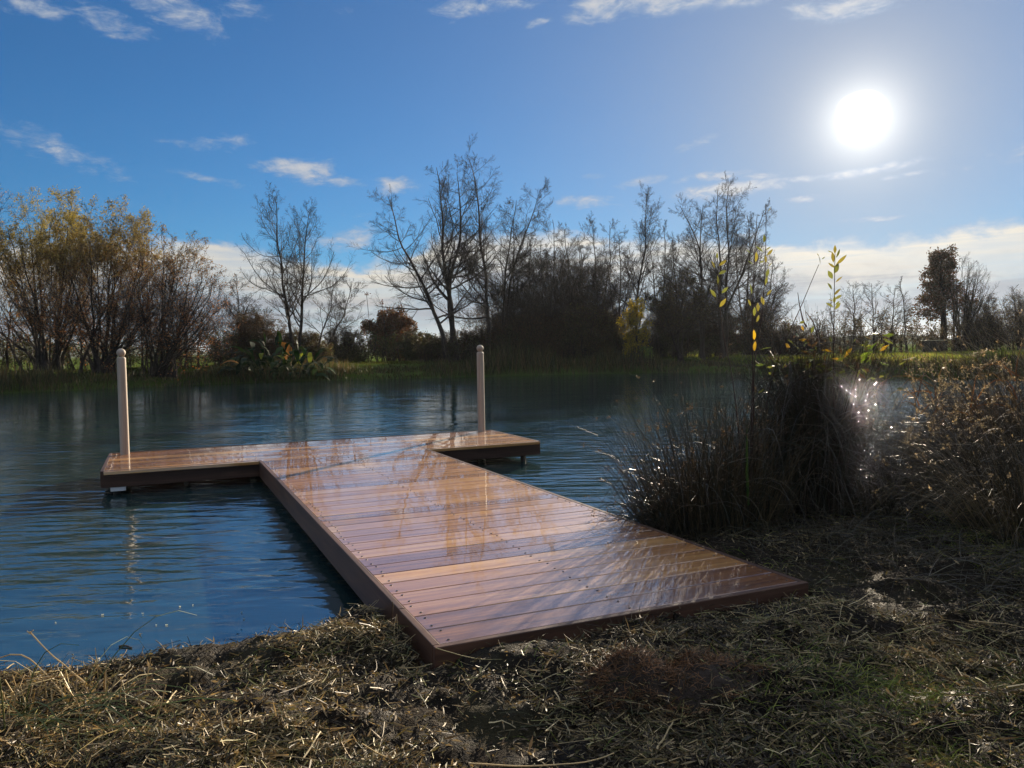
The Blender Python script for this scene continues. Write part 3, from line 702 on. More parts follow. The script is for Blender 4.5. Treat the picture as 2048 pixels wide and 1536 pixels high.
# ---- bushes and thicket
def bush(name, label, px0, px1, top, Y, seed, cols, leaf=.07, nst=14, keep=.7, nl=3, group=None, cat='bush', twig=(.05, .036, .03), M=(9, 9, 7), spread=.5, s=1.0, asp=.55, mleaf=None, low=.8, topless=1.15):
    rng = np.random.default_rng(seed); c = (px0 + px1) / 2; f = foot(c, Y)
    a = at(px0, 700, Y); b = at(px1, 700, Y); w = (b[0] - a[0]) / 2; h = at(c, top, Y)[2] - f[2]
    tr = []
    for i in range(nst):
        u = -1 + 2 * (i + rng.random()) / nst; v = rng.normal(0, .45)
        hh = h * (1 - .35 * abs(u) ** 2.2) * rng.uniform(.8, 1.0)
        b0 = f + np.array([u * w * spread, v * w * .5, 0]); tip = f + np.array([u * w * .85, v * w * .8, hh * .94])
        mid = (b0 + tip) / 2 + np.array([-u * w * .08, 0, hh * .04])
        tr.append(([b0, mid, tip], .035 * min(1, h / 4) + .008, .006))
    for i in range(int(nst * low)):
        u = rng.uniform(-1, 1); v = rng.normal(0, .5); b0 = f + np.array([u * w * .95, v * w * .5 - .1, 0]); hh = h * rng.uniform(.18, .48)
        tip = b0 + np.array([rng.normal(0, .25), rng.normal(0, .25), hh]); tr.append(([b0, (b0 + tip) / 2 + rng.normal(0, .05, 3), tip], .014, .005))
    L1 = min(h * .3, w * .75) * s
    lv = [dict(M=M[0], t0=.08, t1=1, ang=40, L=L1, prof='end', n=6, up=.06, wander=.16, rr=.5, rmin=.005),
          dict(M=M[1], t0=.1, t1=1, ang=38, L=L1 * .5, prof='end', n=4, up=.04, wander=.16, rr=.55, rmin=.0035),
          dict(M=M[2], t0=.1, t1=1, ang=34, L=L1 * .30, prof='end', n=3, up=.03, wander=.1, rr=.6, rmin=.0028)]
    return make_tree(name, label, cat, f, tr, lv, seed, group, bark=(.035, .028, .022), twig=twig, leaf=dict(n=nl, size=leaf, keep=keep, cols=cols, scat=.05, asp=asp, mask=lambda C: np.clip(1.25 - topless * np.clip((C[:, 2] - f[2]) / h, 0, 1.2), .05, 1)) if keep else None, mleaf=mleaf)
BROWN = [(.06, .035, .02), (.045, .032, .018), (.075, .042, .022), (.04, .04, .018)]
OLIVE = [(.055, .06, .02), (.075, .07, .025), (.045, .05, .02), (.09, .07, .025)]
bush('bush', 'dark brown rounded bush left of the bare two-stemmed tree', 455, 572, 612, 38.5, 60, BROWN, nst=18, keep=.8)
bush('bush', 'low dark bush at the foot of the bare two-stemmed tree', 545, 660, 655, 38, 61, BROWN + OLIVE, nst=16)
bush('bush', 'olive bushes with light gaps between the leaning small tree and the oak', 650, 725, 650, 43, 62, OLIVE, nst=14, keep=.45)
bush('thicket', 'tall dark thicket just right of the tallest bare trees', 940, 1080, 560, 43, 63, BROWN, nst=26, keep=.55, nl=2, group='dark leafless thickets on the far bank', s=.8)
bush('thicket', 'tallest dark thicket in the middle of the far bank', 1035, 1180, 478, 44, 64, BROWN, nst=34, keep=.5, nl=2, group='dark leafless thickets on the far bank', s=.7, M=(11, 9, 7))
bush('thicket', 'dark thicket directly left of the yellow sapling', 1120, 1250, 505, 43, 65, BROWN, nst=30, keep=.55, nl=2, group='dark leafless thickets on the far bank', s=.75)
bush('thicket', 'lower front thicket overhanging the reeds below the tallest thicket', 1000, 1130, 610, 41, 66, BROWN, nst=24, keep=.8, group='dark leafless thickets on the far bank')
bush('thicket', 'lower front thicket beside the yellow sapling', 1100, 1240, 600, 41.2, 67, BROWN + OLIVE, nst=26, keep=.8, group='dark leafless thickets on the far bank')
bush('thicket', 'shadowed undergrowth below the leaning and tallest bare trees', 850, 1010, 655, 41.5, 68, BROWN, nst=24, keep=.8, group='dark leafless thickets on the far bank')
bush('bush', 'bare brown shrub between the crooked tree and the yellow sapling', 1290, 1400, 580, 42.5, 69, BROWN, nst=22, keep=.35, nl=2)
bush('bush', 'tangled brown shrub under the broad bare tree', 1380, 1480, 590, 42, 70, BROWN, nst=22, keep=.45, nl=2)
bush('bush', 'reddish brown shrub sloping down right of the broad bare tree', 1465, 1560, 600, 41, 71, [(.09, .045, .025), (.07, .045, .025), (.08, .07, .03)], nst=20, keep=.4, nl=2)
bush('bush', 'lowest twiggy shrub at the right end of the thicket, behind the willow saplings', 1535, 1640, 645, 41, 72, [(.09, .05, .03), (.08, .07, .03)], nst=18, keep=.4, nl=2)
bush('yellow_sapling', 'sunlit narrow sapling covered in bright yellow leaves', 1243, 1298, 582, 38.6, 73, [(.5, .38, .04), (.4, .34, .045), (.2, .18, .03), (.32, .24, .035)], leaf=.09, nst=9, keep=.55, nl=2, cat='tree', spread=.12, s=1.1, low=.2, mleaf=m_brightleaf, topless=0)
bush('oak_tree', 'small round oak with rust-brown leaves beyond the gap', 722, 842, 618, 47, 74, [(.10, .042, .02), (.08, .038, .018), (.07, .045, .018)], leaf=.13, nst=14, keep=.8, nl=3, cat='tree', spread=.12, low=.3, topless=0)
bush('bush', 'dark evergreen bush at the foot of the rust-brown oak', 795, 880, 660, 44.5, 75, [(.025, .035, .014), (.04, .04, .016)], nst=16, keep=.9)
bush('bush', 'sunlit green bush with bright leaves beneath the yellow sapling', 1272, 1300, 690, 38.4, 76, [(.22, .3, .06), (.16, .24, .05)], leaf=.08, nst=8, keep=.9)

# ---- right-hand field edge
def hedge(name, label, x0, x1, Y0, Y1, h, seed, cols, dens=6, tw=.8):
    rng = np.random.default_rng(seed); a = at(x0, 700, Y0); b = at(x1, 700, Y1); n = int(np.linalg.norm(b - a) * dens)
    mid = (a + b) / 2; mid[2] = float(ground_z(mid[0], mid[1]))
    root = empty(name, mid, label, 'hedge')
    tb = MB(); lb = MB(); P = []
    for i in range(n):
        t = (i + rng.random()) / n; p = a + (b - a) * t; p[1] += rng.normal(0, .8); g = float(ground_z(p[0], p[1]))
        hh = h * rng.uniform(.55, 1.1) * (.75 + .5 * vnoise(np.array(t * 9.0), np.array(seed * 1.0)))
        P.append(np.array([[p[0], p[1], g - .05], [p[0] + rng.normal(0, .1), p[1], g + hh * .5], [p[0] + rng.normal(0, .25), p[1] + rng.normal(0, .2), g + hh]]))
    P = np.stack(P); Rr = np.tile(np.array([.035, .022, .008]), (n, 1))
    tb.tubes(P, Rr, 4, np.tile((.035, .028, .022), (n, 1)))
    P1, R1 = spawn(P, Rr, rng, M=9, t0=.05, ang=48, L=.75, n=5, rr=.5, rmin=.006, up=.06)
    P2, R2 = spawn(P1, R1, rng, M=7, t0=.1, ang=42, L=.36, n=4, rr=.5, rmin=.004)
    tb.tubes(P1, R1, 3, np.tile((.045, .034, .026), (len(P1), 1))); tb.tubes(P2, R2, 3, np.tile((.05, .037, .028), (len(P2), 1)))
    k = rng.random(len(P2)) < tw; Q = P2[k]; C = np.concatenate([Q[:, 3], Q[:, 2], Q[:, 1]]) + rng.normal(0, .05, (3 * len(Q), 3)); c = np.array(cols)[rng.integers(0, len(cols), len(C))] * rng.uniform(.6, 1.3, (len(C), 1))
    lb.leaves(C, rng.normal(size=C.shape), .1 * rng.uniform(.6, 1.3, len(C)), .06, rng, c)
    tb.build('stems', m_bark, root); lb.build('foliage', m_leaf, root)
hedge('hedgerow', 'long brown hedgerow along the far side of the right-hand field', 1560, 2250, 47, 44, 2.0, 80, [(.07, .05, .03), (.06, .06, .028), (.085, .055, .03)])
hedge('hedgerow', 'low green and brown hedge behind the trunks on the left bank', -260, 470, 34, 37.5, 1.35, 81, [(.07, .08, .025), (.05, .06, .02), (.08, .06, .025)])
hedge('hedgerow', 'broken low hedge seen through the gap beside the rust-brown oak', 440, 940, 42, 46, 1.3, 82, [(.07, .08, .025), (.05, .06, .02), (.08, .06, .025)], tw=.6)
hedge('bramble_undergrowth', 'dark bramble undergrowth running along the foot of the thickets and bare trees', 840, 1570, 40.2, 41.2, 1.25, 83, [(.04, .035, .018), (.05, .045, .018), (.035, .04, .016)], tw=.9)
G = 'leafless saplings along the right-hand hedge'
for i, (bx, tx, ty, s, lab) in enumerate([(1640, 1636, 628, .35, 'shortest leafless sapling at the left end of the right-hand hedge'), (1668, 1660, 610, .4, 'leafless sapling second from the left end of the right-hand hedge'), (1708, 1706, 570, .55, 'forked leafless sapling with a spreading top in the right-hand hedge'), (1748, 1742, 566, .55, 'tallest leafless sapling in the middle of the right-hand hedge'),
                                          (1782, 1790, 580, .5, 'bent leafless sapling left of the ivy-dark oak'), (1812, 1803, 556, .3, 'single thin leaning leafless stem touching the ivy-dark oak')]):
    bare(lab, bx, 45, [[(bx, 670), (tx, ty)]], 90 + i, r=.06, s=s, name='young_tree', group=G, bk=dict(M1=18, M2=8, M3=7, M4=2))
vase('tall bare tree with an upswept fan of branches right of the ivy-dark oak', 1920, 46, [(1905, 500), (1922, 486), (1940, 488), (1958, 505), (1972, 530), (1985, 545), (1900, 540), (1930, 520), (1950, 540), (1968, 570)], 97, None, r=.09, s=.55, name='bare_tree', M1=8, M2=8, M3=6, group='bare trees on the far bank')
rng = np.random.default_rng(98)
def ivy_oak():
    Y = 46.5; f = foot(1885, Y); tr = [(px_poly([(1886, 705), (1887, 640), (1884, 570), (1880, 510)], Y), .24, .05)]
    tr[0][0][0] = f
    lv = [dict(M=34, t0=.30, t1=.99, ang=62, L=1.75, prof='cone', n=6, up=.05, wander=.16, rr=.45, rmin=.012),
          dict(M=12, t0=.1, t1=1, ang=48, L=.6, n=4, up=.03, wander=.16, rr=.5, rmin=.006),
          dict(M=8, t0=.1, t1=1, ang=45, L=.3, n=3, up=.02, wander=.16, rr=.5, rmin=.004)]
    make_tree('oak_tree', 'dark conical oak with brown leaves and ivy-clad trunk in the right-hand hedge', 'tree', f, tr, lv, 98, None,
              leaf=dict(n=4, size=.14, keep=.75, cols=[(.085, .04, .022), (.06, .035, .02), (.045, .04, .02)], scat=.08))
ivy_oak()
bush('bush', 'spindly half-bare round bush right of the ivy-dark oak', 1930, 2005, 588, 45.5, 100, [(.11, .07, .03), (.09, .08, .03)], nst=18, keep=.35, nl=2)
bush('bush', 'taller half-bare bush cut off by the right edge of the view', 1990, 2110, 575, 45, 101, [(.11, .07, .03), (.09, .08, .03)], nst=20, keep=.35, nl=2)

# low field shelter
m_board, N, B = material('weathered_boards'); B.inputs['Base Color'].default_value = (.035, .03, .025, 1); B.inputs['Roughness'].default_value = .8
m_roof, N, B = material('pale_roof_sheet'); gg = N.new('ShaderNodeNewGeometry'); N.put(B.inputs['Base Color'], N.ramp(N.noise(gg.outputs['Position'], 6, 4), [(.3, (.22, .22, .16)), (.7, (.34, .34, .24))])); B.inputs['Roughness'].default_value = .5
def shelter():
    Y = 43.0; c = at(1867, 690, Y); g = float(ground_z(c[0], c[1])); r = empty('field_shelter', (c[0], c[1], g), 'low dark open-fronted shelter with a flat pale roof in front of the right-hand hedge', 'shelter')
    top = at(1867, 680, Y)[2]; w = .42
    b = MB(); b.box(c[0] - w - .06, c[0] + w + .06, Y - .45, Y + .45, top - .035, top); b.build('roof', m_roof, r, bevel=.004)
    for dx in (-w, w - .06):
        for dy in (-.38, .32):
            b = MB(); b.box(c[0] + dx, c[0] + dx + .06, Y + dy, Y + dy + .06, g - .1, top - .037); b.build('post', m_board, r)
    b = MB()
    for k in range(6): b.box(c[0] - w + .01, c[0] + w - .01, Y + .382, Y + .40, g + .02 + k * (top - g - .06) / 6, g + .01 + (k + 1) * (top - g - .06) / 6)
    b.build('back_panel', m_board, r)
    b = MB(); b.box(c[0] - w + .065, c[0] + w - .065, Y - .1, Y + .3, g + .42, g + .46); b.build('shelf', m_board, r)
shelter()

# distant hills
m_hill, N, B = material('hill_land'); gg = N.new('ShaderNodeNewGeometry'); N.put(B.inputs['Base Color'], N.ramp(N.noise(gg.outputs['Position'], .03, 5, .6), [(.35, (.035, .05, .025)), (.65, (.07, .085, .04))])); B.inputs['Roughness'].default_value = .95; B.inputs['Specular IOR Level'].default_value = .05
df = N.new('ShaderNodeBsdfDiffuse'); N.l.new(B.inputs['Base Color'].links[0].from_socket, df.inputs[0]); N.l.new(df.outputs[0], m_hill.node_tree.nodes['Material Output'].inputs[0])
def hill(name, label, x0, x1, top, Y, depth, seed):
    a = at(x0, 690, Y)[0]; b_ = at(x1, 690, Y)[0]; h = at((x0 + x1) / 2, top, Y)[2]
    nx, ny = 90, 14; u = np.linspace(0, 1, nx); v = np.linspace(0, 1, ny); UU, VV = np.meshgrid(u, v)
    X = a + (b_ - a) * UU; Yg = Y + (VV - .5) * depth
    Z = h * np.sin(math.pi * UU) ** .7 * np.sin(math.pi * VV) ** .8 * (.75 + .5 * fbm(UU * 5 + seed, VV * 2, 4)) - 1.0
    i = np.arange(nx - 1)[None, :] + np.arange(ny - 1)[:, None] * nx
    q = np.stack([i, i + 1, i + 1 + nx, i + nx], -1).reshape(-1, 4)
    b = MB(); b.add(np.stack([X, Yg, Z], -1).reshape(-1, 3), quads=q); tag(b.build(name, m_hill, smooth=True), label, 'hill', kind='structure')
hill('hills', 'far bluish hills on the left horizon', -900, 420, 676, 900, 260, 3)
hill('hills', 'low wooded hill behind the right-hand hedge', 1600, 1900, 662, 300, 80, 8)
hill('hills', 'far low hills behind the gap in the middle', 350, 1500, 682, 1100, 260, 5)

# ------------------------------------------------------------------ blades
def blades(mb, base, d, ln, r, col, rng, droop=.3, n=6, wob=.05, k=3, tip=.25, wind=(0, 0, 0)):
    base = np.asarray(base, float); N = len(base); d = d / np.linalg.norm(d, axis=1, keepdims=True)
    ln = np.broadcast_to(ln, (N,)); out = [base]; p = base
    dr = np.broadcast_to(droop, (N,))
    for s in range(n - 1):
        p = p + d * (ln / (n - 1))[:, None]; out.append(p)
        d = d + rng.normal(0, wob, d.shape) + np.array(wind) / n; d[:, 2] -= dr * (s + 1) / n
        hz = np.array(d); d = d / (np.linalg.norm(d, axis=1, keepdims=True) + 1e-9)
    P = np.stack(out, 1); rr = np.broadcast_to(r, (N,))[:, None] * np.linspace(1, tip, n)[None]
    mb.tubes(P, rr, k, np.broadcast_to(col, (N, 3)))
    return P
def pick(cols, n, rng, lo=.65, hi=1.3):
    c = np.array(cols); return c[rng.integers(0, len(c), n)] * rng.uniform(lo, hi, (n, 1))

m_grass = leafmat('short_grass', .5, .6, .15)
# ---- far bank: grass and reeds nobody could count
def far_stuff():
    rng = np.random.default_rng(300); b = MB()
    x = rng.uniform(-26, 30, 900000); y = rng.uniform(22, 50, 900000)
    d, near = pond_d(x, y); dep = np.where(x > 10, 12.0, 3.0)
    k = (d < -.9) & (d > -18) & ~near & (rng.random(len(x)) < np.exp(d / dep) * .55) & (np.abs(x) < y * .75); x, y, d = x[k], y[k], d[k]
    z = ground_z(x, y); n = len(x)
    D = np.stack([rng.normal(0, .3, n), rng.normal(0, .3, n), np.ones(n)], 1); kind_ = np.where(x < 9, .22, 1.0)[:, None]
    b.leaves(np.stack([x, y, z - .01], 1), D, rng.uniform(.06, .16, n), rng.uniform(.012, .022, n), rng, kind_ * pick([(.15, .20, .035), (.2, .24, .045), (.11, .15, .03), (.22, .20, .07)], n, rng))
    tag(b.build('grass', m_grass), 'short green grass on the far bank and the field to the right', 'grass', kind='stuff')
    b = MB(); x = rng.uniform(-26, 22, 260000); y = rng.uniform(22, 40, 260000)
    d, near = pond_d(x, y); k = (d < .25) & (d > -1.5) & ~near; x, y, d = x[k], y[k], d[k]
    dens = .35 + .8 * fbm(x * .45, y * .1, 3); k = rng.random(len(x)) < dens * .9; x, y, d = x[k], y[k], d[k]
    z = np.maximum(ground_z(x, y), -.05); n = len(x)
    tall = .25 + .75 * sstep(fbm(x * .35 + 5, x * 0, 3), .35, .7)
    tall = tall * np.where(x < -6, .75, 1) * np.where(x > 10, .6, 1)
    tall = tall * np.where((x > -4) & (x < 8), 1.5, 1)
    lean = rng.normal(0, .22, (n, 3)); lean[:, 2] = 1
    b.leaves(np.stack([x, y, z], 1), lean, tall * rng.uniform(.3, 1.0, n), rng.uniform(.016, .04, n), rng, pick([(.055, .05, .02), (.045, .055, .02), (.09, .065, .03), (.12, .09, .045), (.035, .04, .018), (.07, .08, .025)], n, rng), .1)
    tag(b.build('reeds', m_blade), 'mixed reeds and rank grass along the far waterline', 'reeds', kind='stuff')
far_stuff()

def big_plant():
    rng = np.random.default_rng(310); Y = 33.6; f = foot(560, Y); f[2] = max(f[2], .0)
    r = empty('waterside_plant', f, 'dark clump of large drooping strap leaves overhanging the far waterline', 'plant')
    lf = MB(); n = 170
    u = rng.uniform(-1, 1, n); a = at(455, 700, Y); c = at(655, 700, Y); w = (c[0] - a[0]) / 2
    base = np.stack([f[0] + u * w * .75, Y + rng.normal(0, .6, n), np.full(n, f[2] + .1)], 1)
    d = np.stack([u * .45 + rng.normal(0, .35, n), rng.normal(-.25, .4, n), np.full(n, 1.)], 1)
    hh = rng.uniform(.25, 1.6, n) * (1 - .5 * u ** 2)
    P = blades(lf, base, d, hh, .014, pick([(.05, .07, .025)], n, rng), rng, .25, 5)
    tip = P[:, -1]; dd = tip - P[:, -2]; dd /= np.linalg.norm(dd, axis=1, keepdims=True)
    L = rng.uniform(.45, 1.0, n); Wd = L * rng.uniform(.2, .32, n)
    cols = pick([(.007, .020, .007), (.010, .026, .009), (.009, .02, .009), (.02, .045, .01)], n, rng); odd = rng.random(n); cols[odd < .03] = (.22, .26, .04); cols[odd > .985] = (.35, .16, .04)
    side = np.cross(dd, rng.normal(0, .3, (n, 3)) + np.array([0, 0, 1.])); side /= np.linalg.norm(side, axis=1, keepdims=True)
    m = 7; pts = [tip]; p = tip; d2 = dd + np.array([0, 0, .1])
    for s in range(m - 1):
        p = p + d2 * (L / (m - 1))[:, None]; pts.append(p); d2 = d2 + np.array([0, 0, -.36]) ; d2 /= np.linalg.norm(d2, axis=1, keepdims=True)
    wd = np.array([.25, .75, 1, .95, .75, .4, .03])
    V = np.stack([np.stack([pts[s] - side * (Wd * wd[s] / 2)[:, None], pts[s] + np.array([0, 0, -.012]), pts[s] + side * (Wd * wd[s] / 2)[:, None]], 1) for s in range(m)], 1).reshape(-1, 3)
    q = []
    for s in range(m - 1):
        for j in range(2): q.append((s * 3 + j, s * 3 + j + 1, s * 3 + 4 + j, s * 3 + 3 + j))
    q = (np.arange(n)[:, None, None] * m * 3 + np.array(q)[None]).reshape(-1, 4)
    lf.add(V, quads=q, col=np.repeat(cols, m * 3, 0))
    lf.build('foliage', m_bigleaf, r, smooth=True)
big_plant()
for i, (px0, py0, px1, py1, lab) in enumerate([(742, 700, 733, 588, 'tall dead flower stalk with a dark seed head against the cloud'), (772, 700, 764, 604, 'shorter dead flower stalk with a round seed head left of the leaning tree')]):
    rng = np.random.default_rng(320 + i); f = foot(px0, 40); t = at(px1, py1, 40); r = empty('seed_stalk', f, lab, 'plant')
    b = MB(); b.tubes(resample([f, (f + t) / 2 + np.array([.06, 0, 0]), t], 8, rng)[None], np.full((1, 8), .012), 4, np.array([(.05, .035, .03)])); b.build('stem', m_bark, r)
    b = MB(); b.leaves(t + rng.normal(0, .05, (26, 3)), rng.normal(size=(26, 3)), .09, .05, rng, (.07, .03, .025)); b.build('seed_head', m_leaf, r)

# ---- near right bank
DARK = [(.05, .04, .028), (.065, .05, .03), (.04, .04, .022), (.085, .065, .04), (.03, .03, .02)]
TAN = [(.17, .12, .06), (.22, .15, .075), (.12, .085, .045), (.09, .07, .035), (.26, .19, .10)]
def clump(name, label, cat, c, rx, ry, h, n, seed, cols, lean=(0, 0), spread=.35, droop=.35, r=(.0012, .0026), hmin=.45, group=None, heads=0, headc=(.09, .06, .04), skirt=0, pw=1.0, wind=(0, 0, 0), mat=None):
    rng = np.random.default_rng(seed); b = MB(); f = np.array([c[0], c[1], float(ground_z(c[0], c[1]))])
    root = empty(name, f, label, cat, group)
    a = rng.uniform(0, 2 * math.pi, n); q = np.sqrt(rng.random(n)) ** pw; x = c[0] + rx * q * np.cos(a); y = c[1] + ry * q * np.sin(a)
    z = np.maximum(ground_z(x, y), -.03) - .02
    d = np.stack([q * np.cos(a) * spread + lean[0] + rng.normal(0, .13, n), q * np.sin(a) * spread + lean[1] + rng.normal(0, .13, n), np.ones(n)], 1)
    ln = h * rng.uniform(hmin, 1.08, n) * (1 - .12 * q)
    P = blades(b, np.stack([x, y, z], 1), d, ln, rng.uniform(r[0], r[1], n), pick(cols, n, rng), rng, droop * rng.uniform(.2, 1.6, n), 7, .055, wind=wind)
    if skirt:
        m = skirt; i = rng.integers(0, n, m); j = rng.integers(2, 6, m); s = P[i, j] + rng.normal(0, .02, (m, 3)); aa = rng.uniform(0, 2 * math.pi, m)
        d = np.stack([np.cos(aa) * .55, np.sin(aa) * .55, rng.normal(.15, .3, m)], 1)
        blades(b, s, d, rng.uniform(.3, .85, m) * h * .7, rng.uniform(r[0], r[1], m), pick(cols, m, rng), rng, 1.1, 7, .07)
    b.build('stems', mat or m_rush, root)
    if heads:
        hb = MB(); i = rng.choice(n, heads, replace=False); p = P[i, rng.integers(4, 7, heads)]
        for _ in range(5): hb.leaves(p + rng.normal(0, .006, p.shape), rng.normal(size=p.shape), .013, .008, rng, np.array(headc) * rng.uniform(.6, 1.4, (heads, 1)))
        hs = hb.build('seed_heads', m_leaf, root); hs['kind'] = 'stuff'
    return P
c1 = at(1445, 900, 4.7); c2 = at(1652, 900, 4.75); 
clump('rush_clump', 'broad dark clump of dead rushes at the water edge right of the jetty', 'rushes', (c1[0] - .04, c1[1]), .40, .30, 1.0, 1900, 400, DARK + TAN[2:4] + TAN[:1], lean=(-.04, -.02), spread=.36, droop=.34, heads=420, skirt=220, hmin=.28)
clump('rush_clump', 'small loose tuft of arching rushes leaning over the jetty edge', 'rushes', (c1[0] - .30, c1[1] - .03), .16, .14, .62, 420, 401, DARK, lean=(-.42, -.05), spread=.5, droop=.9, heads=90)
clump('sedge_tussock', 'tall dark pillar-like tussock of dead sedge between the rushes and the dry weeds', 'sedge', (c2[0] - .03, c2[1]), .15, .15, 1.3, 1900, 402, DARK + [(.07, .045, .035)], lean=(-.02, .0), spread=.12, droop=.26, skirt=900, heads=160, hmin=.5)
clump('rush_clump', 'sparse upright rushes with glinting stems between the clump and the tussock', 'rushes', ((c1[0] + c2[0]) / 2 + .02, 4.9), .2, .2, .9, 520, 403, DARK, spread=.3, droop=.2, heads=120)
clump('sedge_tussock', 'low collapsed sedge spilling down right of the dark tussock', 'sedge', (c2[0] + .36, c2[1] - .1), .26, .24, .36, 900, 404, DARK + TAN[3:4], lean=(.12, -.2), spread=.7, droop=1.0, skirt=250)
w0 = at(1745, 800, 5.55)
clump('sedge_tussock', 'knee-high sedge fringe at the water edge just below the glittering water', 'sedge', (w0[0], w0[1]), .30, .22, .84, 1100, 405, DARK + TAN[2:4], lean=(-.1, -.1), spread=.45, droop=.6, skirt=150)
w1 = at(2085, 800, 5.6); w2 = at(2030, 900, 4.7); w3 = at(1850, 900, 4.9); w4 = at(2010, 800, 6.6)
clump('dry_sedge', 'tall tan and brown sedge leaning left at the right edge of the view', 'sedge', (w1[0], w1[1] - .35), .7, .55, 1.25, 2000, 410, DARK[:3] + TAN, lean=(-.12, -.1), spread=.3, droop=.5, heads=200, headc=(.3, .22, .15))
clump('dry_sedge', 'dense dark undergrowth of dead stems in the lower right corner bank', 'sedge', (w2[0] + .1, w2[1] - .2), .6, .45, .8, 1700, 411, DARK + TAN[2:4], lean=(-.1, -.1), spread=.5, droop=.7, skirt=500)
clump('dry_sedge', 'olive flattened sedge catching the light at the foot of the tall dry sedge', 'sedge', (w3[0] + .16, w3[1] - .2), .36, .3, .46, 800, 412, DARK[:3] + [(.12, .11, .04), (.16, .13, .05)], lean=(-.3, -.15), spread=.7, droop=1.0, skirt=400)
w5 = at(2075, 900, 3.9)
clump('dry_sedge', 'nearest wispy pale sedge reaching forward at the right edge of the view', 'sedge', (w5[0], w5[1]), .3, .3, .75, 650, 415, TAN + DARK[:2], lean=(-.25, -.2), spread=.5, droop=.7, heads=80, headc=(.35, .27, .18))
clump('dry_sedge', 'farther strip of tan sedge along the right shore beyond the glittering water', 'sedge', (w4[0] + .35, w4[1] + .7), .7, .6, .95, 1500, 413, DARK[:3] + TAN, lean=(-.3, -.05), spread=.3, droop=.5)
clump('dry_sedge', 'distant low sedge standing at the bend of the right shore', 'sedge', (at(2060, 760, 9.5)[0], 9.0), 1.2, .7, .8, 1500, 414, DARK + TAN[:3], lean=(-.15, 0), spread=.3, droop=.4, r=(.002, .004))

def weeds(label, cx, cy, n, seed, h, lean):
    rng = np.random.default_rng(seed); f = np.array([cx, cy, float(ground_z(cx, cy))]); root = empty('seeding_weed', f, label, 'weed', 'dead weeds with pale fluffy seed heads')
    b = MB(); hb = MB()
    x = cx + rng.normal(0, .2, n); y = cy + rng.normal(0, .15, n); z = ground_z(x, y) - .02
    d = np.stack([lean + rng.normal(0, .22, n), rng.normal(-.05, .15, n), np.ones(n)], 1)
    P = blades(b, np.stack([x, y, z], 1), d, h * rng.uniform(.7, 1.1, n), .0032, pick([(.10, .07, .045), (.14, .10, .06)], n, rng), rng, .35, 9, .06)
    Rr = np.full(P.shape[:2], .003)
    P1, R1 = spawn(P, Rr, rng, M=9, t0=.35, t1=1, ang=50, L=.22, n=5, up=.05, wander=.16, rr=.6, rmin=.0012)
    b.tubes(P1, R1, 3, np.tile((.12, .085, .055), (len(P1), 1)))
    C = np.concatenate([P1[:, -1], P1[:, 3], P1[:, 2]]); C = C[rng.random(len(C)) < .85]
    for _ in range(9): hb.leaves(C + rng.normal(0, .006, C.shape), rng.normal(size=C.shape), .011 * rng.uniform(.6, 1.3, len(C)), .006, rng, pick([(.28, .24, .19), (.22, .18, .14), (.16, .125, .095)], len(C), rng))
    b.build('stems', m_rush, root); hs = hb.build('seed_heads', m_leaf, root); hs['kind'] = 'stuff'
a1 = at(1945, 950, 4.35); a2 = at(2035, 950, 4.5); a3 = at(1890, 950, 5.2)
weeds('dead weed with many pale fluffy seed heads left of its neighbour at the right edge', a1[0], a1[1], 9, 420, .88, -.06)
weeds('dead weed with pale fluffy seed heads cut off by the right edge of the view', a2[0], a2[1], 8, 421, .98, .0)
weeds('thinner dead weed with small seed heads behind the two fluffy ones', a3[0], a3[1], 7, 422, .85, -.12)
def orange_reed(label, px, py, Y, seed, n=9, L=.45, top=None):
    rng = np.random.default_rng(seed); t = at(px, py, Y); f = np.array([t[0] + .12, Y, max(float(ground_z(t[0] + .12, Y)), -.03)]); root = empty('withered_reed', f, label, 'reed', 'withered orange-leaved reeds')
    b = MB(); lb = MB(); b.tubes(resample([f, (f + t) / 2 + np.array([.03, 0, .04]), t], 8, rng)[None], np.full((1, 8), .0035), 4, np.array([(.2, .13, .06)])); b.build('stem', m_rush, root)
    C = t + np.stack([rng.normal(0, .01, n), rng.normal(0, .01, n), -rng.uniform(0, .3, n)], 1)
    D = np.stack([rng.normal(-.2, .5, n), rng.normal(0, .4, n), rng.uniform(.2, 1.0, n)], 1)
    blades(lb, C, D, L * rng.uniform(.5, 1.1, n), .006, pick([(.42, .22, .07), (.36, .25, .10), (.3, .15, .05)], n, rng), rng, 1.2, 6, .05, k=3, tip=.1); lb.build('foliage', m_blade, root)
orange_reed('withered reed with orange leaves standing against the glittering water', 1868, 760, 5.6, 430)
orange_reed('withered reed with bright orange leaves near the right edge', 2030, 745, 5.2, 431, 12)
orange_reed('withered reed with a drooping tan leaf below the field grass', 1838, 770, 6.2, 432, 6)
orange_reed('withered reed with dull orange leaves among the tall dry sedge', 1945, 790, 5.3, 433, 10, .35)

